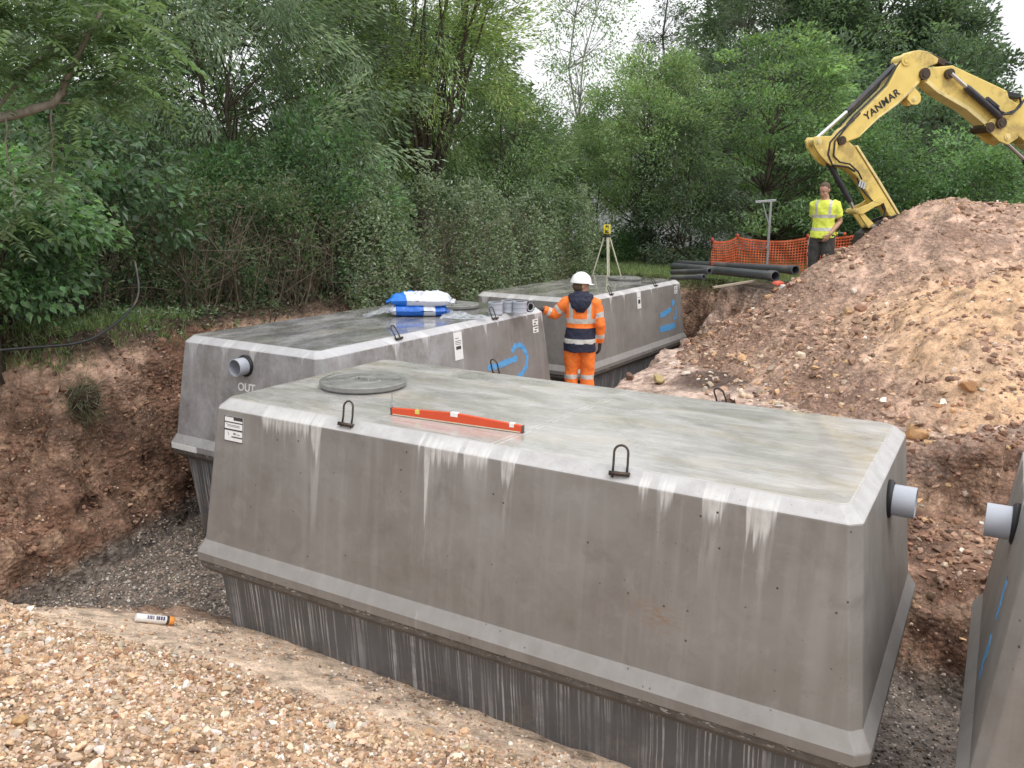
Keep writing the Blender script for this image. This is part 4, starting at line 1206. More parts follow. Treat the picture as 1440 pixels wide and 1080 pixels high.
# grass clod slipped down the pit wall
mb = MB(); T = thing('grass_clod', 'clod of roots and dry grass hanging on the left pit wall', 'grass clod', (-4.22, 8.05, -1.95))
rng = np.random.default_rng(5)
mb.sphere((0, 0, .02), (.15, .13, .13), 12, 8); o = mb.build('clod', M_soil, T, smooth=True)
a = o.data.color_attributes.new('Col', 'FLOAT_COLOR', 'POINT'); a.data.foreach_set('color', np.tile([.07, .05, .035, 1], len(o.data.vertices)).astype(np.float32))
for v in o.data.vertices: v.co *= 1 + rng.normal() * .1
m = 900; D = np.c_[rng.normal(.25, .5, m), rng.normal(-.4, .5, m), rng.normal(-.35, .5, m)]; Pp = rng.normal(size=(m, 3)) * np.array([.06, .09, .11])
Vv, Fv, K = leaves_np(rng, Pp, unit(D), .17 * rng.uniform(.3, 1.2, m), .007 + 0 * Pp[:, 0], np.array([(.12, .105, .055), (.17, .14, .085), (.07, .075, .035)])[rng.integers(3, size=m)], 0, .1)
mesh_np('dry_grass', Vv, Fv, M_leaf, T, K)

# ------------------------------------------------------------------ near left shrubs
tree('leafy_shrub', 'broad-leaved green shrub at the left edge above the pit wall', 'shrub', -5.2, 8.3, 2.05, E(1.05, rnd), 100, 115, (.085, .06), [(0.074, 0.155, 0.054), (0.101, 0.189, 0.068), (0.057, 0.121, 0.045)], 401, base=.34, trunk_r=.045, cl_r=.28, stems=6, droop=.4, up=1.0, group='bushes around the site')
tree('leafy_shrub', 'dark shrub behind the broad-leaved one, under the willow', 'shrub', -5.5, 10.3, 2.6, E(1.3, bushy), 90, 80, (.11, .07), [(0.041, 0.084, 0.032), (0.054, 0.105, 0.041)], 402, base=.08, trunk_r=.05, cl_r=.36, stems=4, droop=.4, group='bushes around the site')
# overhanging tree with pinnate leaves, its trunk beyond the left edge
def pinnate_tree():
    rng = np.random.default_rng(77)
    bx, by = -5.6, 6.2
    z0 = gz(bx, by)
    T = thing('sumac_tree', 'overhanging tree with feathery leaves and bare grey branches, top left', 'tree', (bx, by, z0))
    W = lambda x, y, z: np.array([x - bx, y - by, z - z0])
    mb = MB()
    br = []
    def B(pts, r0, r1):
        P = [W(*p) for p in pts]
        # resample smoothly
        Q = []
        for i in range(len(P) - 1):
            for k in range(4): Q.append(P[i] + (P[i + 1] - P[i]) * k / 4 + rng.normal(size=3) * .008)
        Q.append(P[-1]); n = len(Q)
        mb.tube(Q, [r0 + (r1 - r0) * i / (n - 1) for i in range(n)], 7, cap=True)
        br.append(Q)
    B([(-5.6, 6.2, z0 - .1), (-5.55, 6.25, -.6), (-5.2, 6.3, .1), (-4.6, 6.4, .35), (-3.9, 6.5, .55), (-3.4, 6.5, .68), (-3.2, 6.45, .95), (-2.95, 6.4, 1.3)], .075, .014)
    B([(-5.2, 6.3, .1), (-5.1, 6.4, 1.0), (-4.7, 6.5, 1.6), (-4.3, 6.5, 2.0)], .05, .012)
    B([(-3.9, 6.5, .55), (-3.6, 6.6, .95), (-3.3, 6.7, 1.2), (-2.9, 6.6, 1.25)], .018, .007)
    B([(-4.6, 6.4, .35), (-4.0, 6.2, 1.15), (-3.55, 6.1, 1.42), (-3.2, 6.2, 1.6)], .022, .008)
    B([(-3.4, 6.5, .68), (-3.15, 6.5, .70), (-2.9, 6.5, .85)], .012, .005)
    B([(-3.75, 6.45, .58), (-3.74, 6.45, .2), (-3.72, 6.42, -.15)], .008, .004)
    B([(-3.42, 6.5, .66), (-3.45, 6.5, .35), (-3.47, 6.5, .1)], .008, .004)
    B([(-5.1, 6.4, 1.0), (-4.4, 6.2, 1.2), (-3.9, 6.1, 1.3)], .02, .006)
    B([(-5.1, 6.4, .6), (-4.5, 6.0, .2), (-4.1, 5.9, -.05)], .018, .006)
    mb.build('trunk', bark_mat('grey_bark', (.17, .15, .125), (.36, .32, .27)), T, smooth=True)
    # fronds
    Vs, Fs, Ks = [], [], []; nv = 0
    tips = []
    for q in br[1:]:
        for i in range(len(q) // 3, len(q), 1):
            for _ in range(4): tips.append(q[i] + rng.normal(size=3) * .03)
    for c, n, s in ((W(-3.75, 6.3, 1.35), 70, .42), (W(-3.05, 6.5, 1.3), 95, .32), (W(-2.85, 6.5, .95), 40, .2), (W(-4.3, 6.2, 1.5), 90, .42), (W(-3.5, 6.3, 1.7), 100, .42), (W(-4.2, 6.0, .05), 50, .3), (W(-3.1, 6.5, .72), 8, .12), (W(-3.95, 6.3, .9), 34, .26)):
        for _ in range(n): tips.append(c + rng.normal(size=3) * s * np.array([1, .7, .6]))
    for p in tips:
        az = rng.uniform(0, 2 * pi); d = np.array([cos(az), sin(az) * .8, rng.uniform(-.5, .45)]); d /= np.linalg.norm(d)
        Ln = rng.uniform(.24, .42); m = 10
        t = np.repeat(np.linspace(.12, 1, m), 2); sgn = np.tile([1, -1], m)
        side = np.cross(d, [0, 0, 1]); side /= np.linalg.norm(side) + 1e-9
        pos = p + d * (t * Ln)[:, None] + np.array([0, 0, -1])[None] * (t ** 2 * Ln * .35)[:, None]
        D = unit(side[None] * sgn[:, None] + d * .45 + np.array([0, 0, -.28]) + rng.normal(size=(2 * m, 3)) * .1)
        base = np.array([(.075, .13, .045), (.10, .155, .055), (.06, .105, .036), (.12, .16, .095)][rng.integers(4)])
        if p[2] < 1.6 and rng.uniform() < .10: base = np.array([.26, .10, .035])
        col = base[None] * (1 + rng.normal(0, .16, (2 * m, 1)))
        Lf = .088 * (1 - .35 * np.abs(t - .5)) * rng.uniform(.8, 1.15, 2 * m)
        a, b, k = leaves_np(rng, pos, D, Lf, Lf * .33, np.clip(col, .01, .6), 1.5, .15)
        Vs.append(a); Fs.append(b + nv); Ks.append(k); nv += len(a)
    mesh_np('crown', np.concatenate(Vs), np.concatenate(Fs), M_leaf, T, np.concatenate(Ks))
pinnate_tree()

# far wood closing the view under the crowns
def woodland():
    rng = np.random.default_rng(900)
    n = 26000
    a = rng.uniform(-1.0, .95, n); r = 46 + rng.uniform(-3, 3, n)
    x = r * np.sin(a); y = r * np.cos(a)
    top = 4.4 + 1.6 * fbm(np.c_[x, y, 0 * x], .16, 3, 5) + 1.4 * fbm(np.c_[x, y, 0 * x], .6, 3, 6)
    z = ground_at(x, y) + top * rng.uniform(0, 1, n) ** .8
    D = unit(rng.normal(size=(n, 3)))
    col = np.array([(.045, .068, .036), (.06, .088, .046), (.034, .054, .03)])[rng.integers(3, size=n)] * np.clip(1 + rng.normal(0, .2, (n, 1)), .5, 1.6)
    Vv, Fv, K = leaves_np(rng, np.c_[x, y, z], D, .75 * rng.uniform(.6, 1.3, n), .42 * rng.uniform(.6, 1.2, n), col)
    tag(mesh_np('woodland', Vv, Fv, M_leaf, None, K), 'far-off dark wood closing the view behind the trees', None, None, 'stuff')
woodland()
# ------------------------------------------------------------------ things on and around the tanks
M_red = plain('orange_red_paint', (.62, .075, .022), .35, 0, .06, 8)
M_vial = plain('yellow_vial', (.62, .55, .12), .2)
M_grey = plain('galvanised_steel', (.45, .46, .48), .42, .75, .12, 12)
M_black = plain('black_plastic', (.022, .023, .026), .45, 0, .15, 6, dirt=(.16, .12, .09), dirt_amt=.5)
M_blackpipe = plain('black_pipe', (.085, .09, .10), .38, 0, .12, 3, dirt=(.22, .19, .17), dirt_amt=.45)
M_wood = plain('weathered_timber', (.40, .33, .25), .8, 0, .2, 20)
M_yel = plain('survey_yellow', (.72, .60, .03), .4)
M_alu = plain('pale_aluminium', (.66, .64, .48), .45, .3, .08)

# spirit level standing on its edge
lx, ly = -.340, 4.886
T = thing('spirit_level', 'orange-red spirit level standing on edge on the front tank top', 'spirit level', (lx, ly, -1.299), math.atan2(4.686 - 5.087, .064 + .743))
hl = .45
prof = [(-hl, 0), (hl, 0), (hl, .044), (.03, .064), (-.03, .064), (-hl, .044)]
mb = MB(); mb.prism(prof, -.012, .012)
mb.build('level_body', M_red, T, bevel=.002)
for s in (-1, 1):
    mb = MB(); mb.prism([(-hl + .01, .003), (hl - .01, .003), (hl - .01, .009), (-hl + .01, .009)], s * .0125, s * .0155); mb.build('base_rib', M_alu, T)
for x, w in ((-.26, .032), (0.0, .05), (.385, .03)):
    mb = MB(); mb.box((x, 0, .040 if abs(x) > .1 else .055), (w, .028, .026))
    f = mb.build('vial_window', M_vial if x < -.1 else M_white, T, bevel=.002)
for s in (-1, 1):
    mb = MB(); mb.box((s * (hl + .003), 0, .022), (.006, .027, .046)); mb.build('end_cap', M_black, T)
T = thing('steel_pin', 'small upright steel pin beside the left end of the spirit level', 'pin', (-.765, 5.235, -1.299))
mb = MB(); mb.tube([(0, 0, 0), (0, 0, .10)], .004, 8); mb.build('pin', M_grey, T)
mb = MB(); mb.lathe([(.012, .022), (.016, .024), (.016, .034), (.012, .036)], 6); mb.build('nut', M_grey, T)

# sacks
def sack_mat():
    t = NT('printed_sack_film')
    P = t.obj(); x, y, z = t.sep(P)
    n = t.noise(P, 5, 3)
    a = t.math('ADD', x, t.math('MULTIPLY', t.math('ADD', y, t.math('MULTIPLY', n, .1)), .35))
    blue = t.math('MAXIMUM', t.rng(a, -.20, -.19, 1, 0), t.math('MULTIPLY', t.rng(y, .05, .06), t.rng(a, .02, .03, 1, 0)))
    c = t.mix(blue, (.66, .68, .74), (.015, .17, .62))
    tx = t.math('MULTIPLY', t.rng(t.noise(t.comb(t.math('MULTIPLY', x, 60), t.math('MULTIPLY', y, 3), 0), 1, 1), .5, .55), t.math('MULTIPLY', t.rng(x, -.14, -.13), t.rng(x, .04, .05, 1, 0)))
    tx = t.math('MULTIPLY', tx, t.math('MULTIPLY', t.rng(y, -.15, -.14), t.rng(y, -.04, -.03, 1, 0)))
    c = t.mix(t.math('MULTIPLY', tx, .6), c, (.2, .2, .24))
    t.base(c).rough(.28).spec(.5)
    t.bump(t.noise(P, 11, 4, .6), .6, .02)
    return t.m
def sack_mat2():
    t = NT('blue_sack_film')
    P = t.obj(); x, y, z = t.sep(P)
    a = t.math('ADD', x, t.math('MULTIPLY', t.noise(P, 4, 3), .12))
    w = t.math('MAXIMUM', t.math('MULTIPLY', t.rng(a, .13, .14), t.rng(a, .26, .27, 1, 0)), t.rng(a, -.2, -.21))
    t.base(t.mix(w, (.012, .13, .55), (.62, .65, .72))).rough(.25)
    t.bump(t.noise(P, 12, 4, .6), .6, .02)
    return t.m
def film_mat():
    t = NT('clear_plastic_film')
    t.base((.72, .74, .78)).rough(.12)
    tr = t.new('ShaderNodeBsdfTransparent'); tr.inputs[0].default_value = (.93, .94, .96, 1)
    m = t.new('ShaderNodeMixShader')
    t.put(m.inputs[0], t.rng(t.noise(t.obj(), 14, 3), .35, .65, .12, .45))
    t.l.new(tr.outputs[0], m.inputs[1]); t.l.new(t.b.outputs[0], m.inputs[2]); t.l.new(m.outputs[0], t.out.inputs[0])
    return t.m
M_film = film_mat()
def sack(name, label, loc, rz, mat, L=.66, W=.40, H=.135, seed=0):
    T = thing(name, label, 'sack', loc, rz, 'sacks on the middle tank')
    rng = np.random.default_rng(seed)
    bm = bmesh.new(); bmesh.ops.create_grid(bm, x_segments=36, y_segments=24, size=1)
    top = [v.co.copy() for v in bm.verts]; faces = [[v.index for v in f.verts] for f in bm.faces]; bm.free()
    co = np.array([q[:] for q in top]); u, v = co[:, 0], co[:, 1]
    f = (1 - np.abs(u) ** 6) ** .5 * (1 - np.abs(v) ** 5) ** .5
    P3 = np.c_[u * L, v * W, 0 * u + seed]
    wr = fbm(P3, 6, 4, seed) * .05 + np.abs(fbm(P3 * np.array([1, 3, 1]), 6, 4, seed + 3)) * .055
    zt = H * (.5 + .5 * f) + wr * (f * .6 + .25); zb = H * .5 * (1 - f * 1.0) + 0 * f
    x = u * L / 2 * (1 + .03 * fbm(P3, 3, 2, 4)); y = v * W / 2 * (1 + .05 * fbm(P3, 3, 2, 6))
    n = len(co)
    mb = MB(); mb.add(np.c_[x, y, np.maximum(zt, zb + .002)], faces); mb.add(np.c_[x, y, zb], [q[::-1] for q in faces])
    o = mb.build('sack_body', mat, T, smooth=True)
    # crimped ends
    for s in (-1, 1):
        m2 = MB(); vs = []; fs = []
        for i in range(14):
            t = i / 13 - .5
            for k, (dx, dz) in enumerate(((0, 0), (.035, .012 * sin(i * 2.1)), (.06, .02 * sin(i * 1.7) - .01))):
                vs.append((s * (L / 2 - .015 + dx), t * W * (.93 - .1 * k), H * .42 + dz))
        for i in range(13):
            for k in range(2): fs.append((i * 3 + k, i * 3 + k + 1, (i + 1) * 3 + k + 1, (i + 1) * 3 + k))
        m2.add(vs, fs); c = m2.build('end_seam', mat, T, smooth=True)
        md = c.modifiers.new('s', 'SOLIDIFY'); md.thickness = .003
    return T
zt = -1.299
sack('cement_sack', 'blue and white sack lying flat on the middle tank, under the white one', (-1.10, 9.80, zt), .10, sack_mat2(), H=.125, seed=3)
sack('cement_sack', 'mostly white sack with a blue end, on top of the blue sack', (-1.07, 9.80, zt + .115), .02, sack_mat(), L=.70, H=.13, seed=8)
def sheet(name, label, pts_fn, nu, nv, mat, loc, rz=0):
    T = thing(name, label, 'plastic film', loc, rz)
    vs = [pts_fn(i / (nu - 1), j / (nv - 1)) for i in range(nu) for j in range(nv)]
    fs = [(i * nv + j, (i + 1) * nv + j, (i + 1) * nv + j + 1, i * nv + j + 1) for i in range(nu - 1) for j in range(nv - 1)]
    o = MB().add(vs, fs).build('film', mat, T, smooth=True)
    md = o.modifiers.new('s', 'SOLIDIFY'); md.thickness = .0015
rs = np.random.default_rng(9)
sheet('plastic_film', 'torn clear wrapping spread flat to the right of the sacks', lambda u, v: (u * .52, (v - .5) * .34 * (1 - .6 * u) + .03 * sin(9 * u), .006 + .035 * abs(sin(7 * u + 5 * v)) * (1 - u * .6) * v + .05 * (1 - u) * v), 22, 12, M_film, (-.80, 9.62, zt), -.2)
sheet('plastic_film', 'peak of clear wrapping standing up at the left end of the sacks', lambda u, v: (-.32 * u + .04 * sin(5 * v), (v - .5) * .34, .004 + .15 * (1 - u) ** 1.3 * (.6 + .4 * sin(3 * v)) + .012 * sin(14 * u + 6 * v) * u * (1 - u)), 16, 12, M_film, (-1.40, 9.66, zt), .1)

# pipe couplings
def coupling(label, x, y, lying=False, rz=0):
    T = thing('pipe_coupling', label, 'pipe coupling', (x, y, zt), rz, 'grey pipe couplings on the middle tank')
    r, h = (.084, .145) if not lying else (.062, .10)
    mb = MB()
    prof = [(r, 0), (r + .004, .003), (r + .004, .022), (r, .026), (r, h * .47), (r + .003, h * .48), (r + .003, h * .52), (r, h * .53), (r, h - .026), (r + .005, h - .022), (r + .005, h - .002), (r, h), (r - .008, h), (r - .008, 0)]
    if lying:
        mb.lathe(prof, 32, (-h / 2, 0, r + .006), (0, pi / 2, 0), closed=True)
    else: mb.lathe(prof, 32, closed=True)
    o = mb.build('sleeve', M_pipe if not lying else M_black, T, sharp=40)
    s = MB()
    ring = [(r - .0075, h - .03), (r - .018, h - .026), (r - .018, h - .012), (r - .0075, h - .008)]
    if lying: s.lathe([(a, b + .012) for a, b in ring], 32, (-h / 2, 0, r + .006), (0, pi / 2, 0), closed=True)
    else: s.lathe(ring, 32, closed=True)
    s.build('seal_ring', M_seal if not lying else M_pipe, o, sharp=40)
coupling('grey pipe coupling standing leftmost of three, by the tank cover', -.205, 9.96)
coupling('middle grey pipe coupling, half hidden between two others', -.055, 10.13)
coupling('grey pipe coupling standing rightmost, next to the one lying down', .085, 10.06)
coupling('black pipe coupling lying on its side near the worker hand', .185, 10.17, True, -.9)

# foam / sealant cartridge
ax, ay = -2.325, 5.07
ang_ = .55; zl_, zr_ = gz(ax - cos(ang_) * .12, ay - sin(ang_) * .12), gz(ax + cos(ang_) * .12, ay + sin(ang_) * .12)
T = thing('sealant_cartridge', 'white sealant cartridge with orange cap lying on the pale sand', 'cartridge', (ax, ay, max(gz(ax, ay), (zl_ + zr_) / 2) + .034), ang_)
T.rotation_euler = (0, -math.atan2(zr_ - zl_, .24), ang_)
mb = MB(); mb.lathe([(.001, -.125), (.024, -.125), (.027, -.122), (.027, .07), (.0255, .072), (.001, .072)], 28, (0, 0, 0), (0, pi / 2, 0)); b = mb.build('tube', M_white, T, sharp=40)
mb = MB(); mb.lathe([(.0268, .066), (.0285, .067), (.0285, .082), (.0268, .083)], 28, (0, 0, 0), (0, pi / 2, 0)); mb.build('black_collar', M_black, T, sharp=40)
M_orange = plain('orange_plastic', (.75, .27, .04), .4)
mb = MB(); mb.lathe([(.027, .083), (.028, .086), (.026, .112), (.02, .118), (.012, .119), (.011, .112), (.001, .112)], 28, (0, 0, 0), (0, pi / 2, 0)); cpo = mb.build('orange_cap', M_orange, T, sharp=40)
mb = MB(); mb.lathe([(.0105, .113), (.0105, .1195), (.001, .1195)], 20, (0, 0, 0), (0, pi / 2, 0)); mb.build('nozzle_shade', M_ink, cpo)  # dark disc painted for the shade in the nozzle opening
mb = MB()
rr = random.Random(4)
xq = -.055
for k in range(9):
    w = rr.uniform(.006, .013)
    a = -2.05
    if k not in (4,):
        for ang in np.linspace(-1.15, -.55, 5):
            mb.box((xq, .0273 * cos(ang + 0) * -1 * 0 + .0274 * sin(ang), .0274 * cos(ang)), (w, .0075, .001), (-ang, 0, 0))
    xq += w + .004
mb.build('printing', plain('violet_ink', (.07, .04, .10), .5), b)

# hose along the turf edge
def hose(name, label, pts, r, mat, cat='hose', lift=.02):
    mb = MB(); Q = []
    P = [Vector(p) for p in pts]
    for i in range(len(P) - 1):
        p0, p1, p2, p3 = P[max(0, i - 1)], P[i], P[i + 1], P[min(len(P) - 1, i + 2)]
        for k in range(8):
            t = k / 8
            q = .5 * ((2 * p1) + (p2 - p0) * t + (2 * p0 - 5 * p1 + 4 * p2 - p3) * t * t + (3 * p1 - p0 - 3 * p2 + p3) * t ** 3)
            q.z = max(q.z, gz(q.x, q.y) + lift)
            Q.append(q)
    mb.tube(Q, r, 8)
    o = mb.build(name, mat, None, smooth=True)
    return tag(o, label, cat)
hose('cable', 'black cable trailing along the turf edge above the left pit wall', [(-5.4, 6.6, -1.3), (-4.72, 7.05, -1.3), (-4.35, 7.62, -1.34), (-4.12, 7.85, -1.34), (-4.05, 8.2, -1.30), (-4.02, 8.75, -1.16), (-4.05, 9.1, -.98), (-4.2, 9.4, -.65)], .013, M_black, 'cable')

# black pipes and timber on the ground beyond the pit
def long_pipe(label, a, b, r=.082, wall=.01, mat=None):
    a = Vector(a); b = Vector(b); c = (a + b) / 2; d = (b - a)
    T = thing('black_pipe', label, 'pipe', c, 0, 'black pipes beyond the pit')
    h = d.length / 2
    mb = MB(); mb.lathe([(r, -h), (r, h), (r - wall, h), (r - wall, -h)], 24, closed=True)
    o = mb.build('pipe_wall', mat or M_blackpipe, T, sharp=40)
    T.rotation_mode = 'QUATERNION'; T.rotation_quaternion = d.to_track_quat('Z', 'Y')
    mb = MB(); mb.lathe([(r + .002, h - .17), (r + .012, h - .16), (r + .012, h - .005), (r + .002, h)], 24, closed=True); mb.build('socket', mat or M_blackpipe, T, sharp=40)
    return T
gA = lambda x, y, k=0: (x, y, gz(x, y) + k)
long_pipe('long thick black pipe, the nearer one with its round open end facing right', (3.45, 18.2, -1.31), (4.42, 14.25, -1.17), .080)
long_pipe('black pipe lying behind the nearer one, its open end farther right', (3.75, 19.2, -1.31), (5.0, 15.0, -1.12), .074)
long_pipe('thin black pipe crossing the left ends of the thick ones', (3.18, 16.9, -1.33), (3.62, 15.6, -1.20), .05)
long_pipe('short thin black pipe lying lowest on the bank edge', (3.05, 16.2, -1.38), (3.50, 15.5, -1.30), .045)
T = thing('timber_batten', 'pale timber batten leaning under the black pipe', 'batten', (3.85, 14.6, -1.36), .35)
mb = MB(); mb.box((0, 0, .02), (.95, .05, .035), (0, -.10, .08)); mb.build('batten', M_wood, T, bevel=.003)
# torn packaging at the heap
T = thing('packaging', 'crumpled red and white packaging on the ground right of the pipes', 'packaging', (4.52, 14.0, gz(4.52, 14.0) + .02), .3)
mb = MB(); mb.box((0.02, 0, .045), (.24, .17, .08), (.1, .12, 0), taper=(.85, .8)); mb.build('white_box', M_white, T, bevel=.008)
mb = MB(); mb.box((-.08, .08, .12), (.2, .13, .04), (.25, -.1, .3), taper=(.7, .8)); mb.build('red_wrapping', plain('red_film', (.60, .10, .05), .4), T, bevel=.01)

# surveying tripod with yellow instrument
tx, ty = 1.86, 17.0; tz = gz(tx, ty)
T = thing('survey_tripod', 'pale surveying tripod standing on the grass behind the farthest tank', 'tripod', (tx, ty, tz))
apex = Vector((0, 0, .80 + (-1.44 - tz)))
feet = [(-.64, .10, 0), (.60, .06, 0), (.10, -.34, 0)]
for i, f in enumerate(feet):
    f = Vector((f[0], f[1], gz(tx + f[0], ty + f[1]) - tz)); d = f - apex; h = apex + Vector((f.x, f.y, 0)).normalized() * .05
    L = MB(); s = d.normalized().cross(Vector((0, 0, 1))).normalized() * .016
    k = h + (f - h) * .58
    L.tube([h + s, k + s], .014, 6); L.tube([h - s, k - s], .014, 6)
    L.tube([h + (f - h) * .4, f], .011, 6); L.box(k, (.05, .03, .05)); L.tube([f, f + Vector((0, 0, -.03))], [.012, .003], 6)
    o = L.build('leg', M_alu, T)
mb = MB(); mb.lathe([(.03, -.02), (.075, -.015), (.08, .0), (.08, .015), (.03, .02)], 18, apex); mb.build('tripod_head', M_black, T)
T2_ = thing('survey_instrument', 'yellow surveying instrument mounted on the tripod', 'survey instrument', (tx, ty, tz + apex.z + .018), -.2)
T2_.scale = (.78,) * 3
mb = MB(); mb.lathe([(.05, 0), (.055, .01), (.055, .035), (.04, .045)], 18); mb.build('tribrach', M_black, T2_)
mb = MB()
for s in (-1, 1): mb.box((s * .065, 0, .15), (.05, .10, .22), taper=(.85, .85))
mb.box((0, 0, .065), (.16, .11, .05)); mb.box((0, 0, .262), (.15, .03, .022)); mb.build('housing', M_yel, T2_, bevel=.008)
mb = MB(); mb.lathe([(.001, -.09), (.022, -.09), (.026, -.05), (.036, .03), (.038, .085), (.03, .09), (.001, .08)], 18, (0, 0, .165), (pi / 2, 0, 0)); mb.build('telescope', M_yel, T2_)
mb = MB(); mb.box((0, -.057, .075), (.10, .006, .03)); mb.build('display', M_ink, T2_)
T = thing('tool_bag', 'dark blue bag on the grass under the tripod', 'bag', (1.80, 16.55, gz(1.8, 16.55)), .3)
fused('bag_body', MB().sphere((0, 0, .1), (.14, .10, .11)).sphere((.05, 0, .16), (.09, .08, .09)), .015, plain('navy_fabric', (.02, .03, .07), .8), T, wrinkle=.03)
mb = MB(); mb.tube([(-.07, 0, .18), (-.05, 0, .27), (.04, 0, .29), (.09, 0, .22)], .012, 6); mb.build('handle', M_black, T, smooth=True)
T = thing('terracotta_pot', 'small red-brown pot standing behind the far tank by the hedge', 'pot', (.62, 15.35, gz(.62, 15.35)))
mb = MB(); mb.lathe([(.001, 0), (.085, 0), (.115, .17), (.13, .175), (.13, .21), (.118, .21), (.1, .05), (.001, .05)], 20); mb.build('pot', plain('fired_clay', (.20, .065, .04), .8), T, sharp=40)
mb = MB(); mb.lathe([(.001, .16), (.112, .165), (.112, .175), (.001, .178)], 18); mb.build('pot_soil', M_bark, T)

# orange mesh barrier
def mesh_mat():
    t = NT('orange_barrier_mesh')
    P = t.obj(); x, y, z = t.sep(P)
    n = t.noise(P, 3, 3)
    t.base(t.mix(t.rng(n, .3, .7), (.78, .15, .06), (.90, .27, .13))).rough(.5)
    tr = t.new('ShaderNodeBsdfTranslucent'); tr.inputs[0].default_value = (.8, .14, .05, 1)
    m = t.new('ShaderNodeMixShader'); m.inputs[0].default_value = .35
    t.l.new(t.b.outputs[0], m.inputs[1]); t.l.new(tr.outputs[0], m.inputs[2]); t.l.new(m.outputs[0], t.out.inputs[0])
    return t.m
posts = [(4.10, 17.6, .74), (4.72, 18.0, .82), (6.10, 17.7, .84), (7.35, 17.5, .98), (8.6, 17.6, .85)]
T = thing('barrier_fence', 'orange plastic mesh barrier on posts behind the yellow shirted man', 'barrier', (posts[0][0], posts[0][1], gz(*posts[0][:2])))
o0 = Vector(T.location)
M_rust = plain('red_post_cap', (.42, .05, .03), .5)
for px, py, ph in posts:
    b = Vector((px, py, gz(px, py))) - o0
    mb = MB(); mb.tube([b + Vector((0, 0, -.1)), b + Vector((0, 0, ph))], .012, 8); p_ = mb.build('post', M_steel, T)
    mb = MB(); mb.lathe([(.001, ph + .03), (.028, ph + .02), (.034, ph - .02), (.03, ph - .07), (.014, ph - .075)], 10, b); mb.build('post_cap', M_rust, p_, smooth=True)
mb = MB()
for i in range(len(posts) - 1):
    a, b = posts[i], posts[i + 1]
    W = math.dist(a[:2], b[:2]); nu = max(6, int(W / .055)); nv = 13
    def pt(u, v, i=i, a=a, b=b):
        x = a[0] + (b[0] - a[0]) * u; y = a[1] + (b[1] - a[1]) * u
        h = (a[2] + (b[2] - a[2]) * u - .06) - .10 * 4 * u * (1 - u) * (.6 + .25 * i % .5)
        fold = .035 * sin(17 * u + 2 * i) * (1 - v) + .02 * sin(9 * v + 23 * u)
        return Vector((x + fold * .3, y - .015 + fold, gz(x, y) + .01 + h * v)) - o0
    for ui in range(nu + 1):
        pts = [pt(ui / nu, k / 8) for k in range(9)]
        mb.tube(pts, [(.0085, .002)] * 9, 4, cap=False, ref=(b[0] - a[0], b[1] - a[1], 0))
    for vi in range(nv + 1):
        v = vi / nv
        pts = [pt(k / nu, v) for k in range(nu + 1)]
        w = .011 if 0 < vi < nv else .02
        mb.tube(pts, [(w, .002)] * (nu + 1), 4, cap=False, ref=(0, 0, 1))
mb.build('mesh_net', mesh_mat(), T)
# T-shaped stand
sx, sy = 5.0, 16.7
T = thing('pipe_stand', 'galvanised T-shaped stand rising in front of the orange mesh', 'stand', (sx, sy, gz(sx, sy)), 0)
H = .06 - gz(sx, sy)
mb = MB(); mb.tube([(0, 0, -.15), (-.015, 0, H)], .026, 8); mb.build('upright', M_grey, T)
mb = MB(); mb.box((-.12, 0, H + .012), (.40, .05, .045), (0, -.09, 0)); mb.build('cross_head', M_grey, T, bevel=.004)
mb = MB(); mb.tube([(-.02, 0, H * .70), (-.17, 0, H - .03)], .015, 6); mb.build('brace', M_grey, T)
mb = MB(); mb.tube([(-.035, -.03, H * .42), (-.035, -.03, H * .72)], .012, 6); mb.box((-.03, -.02, H * .42), (.06, .05, .05)); mb.build('clamp', M_grey, T)
mb = MB(); mb.box((.03, -.05, .12), (.16, .16, .24), taper=(.6, .6)); mb.build('foot_block', plain('pale_block', (.55, .45, .40), .8), T, bevel=.01)

# a few larger rocks
def rock(label, x, y, s, c, seed, sink=.3):
    rng = np.random.default_rng(seed)
    v, f = ICO[2]; bm = bmesh.new(); bmesh.ops.create_icosphere(bm, subdivisions=3, radius=1)
    V_ = np.array([q.co[:] for q in bm.verts]); F_ = np.array([[w.index for w in q.verts] for q in bm.faces]); bm.free()
    for _ in range(14):
        n = unit(rng.normal(size=3)); l = rng.uniform(.45, .8); V_ = V_ - np.maximum(0, V_ @ n - l)[:, None] * n
    V_ = V_ * (1 + .06 * fbm(V_, 2.5, 3, seed))[:, None] * np.array([1, .8, .62]) * s / 2
    z = float(surf_at(np.array([x]), np.array([y]))[0])
    o = mesh_np('rock', V_, F_, M_stone, None, np.tile(np.array(c), (len(V_), 1)))
    o.location = (x, y, z + s * .31 * (1 - sink * 1.5)); o.rotation_euler = (0, 0, rng.uniform(0, 6))
    return tag(o, label, 'rock', 'loose rocks around the pit')
rock('flat yellowish rock on the wet bench just behind the front tank', 2.10, 11.75, .30, (.42, .33, .16), 1)
rock('brown jagged rock on the bench left of the yellowish rock', 1.75, 12.2, .22, (.20, .12, .09), 12, .2)
rock('large orange rock at the toe of the heap near the front tank corner', 3.95, 7.95, .26, (.46, .27, .13), 3)
rock('broad pale orange rock half buried at the toe of the heap', 3.30, 7.75, .34, (.50, .34, .20), 4)
rock('dark orange rock on the lower heap at the right edge', 4.65, 8.35, .24, (.42, .23, .11), 5)
rock('tan flint on the gravel at the lower left corner', -1.98, 3.05, .095, (.46, .28, .13), 6)
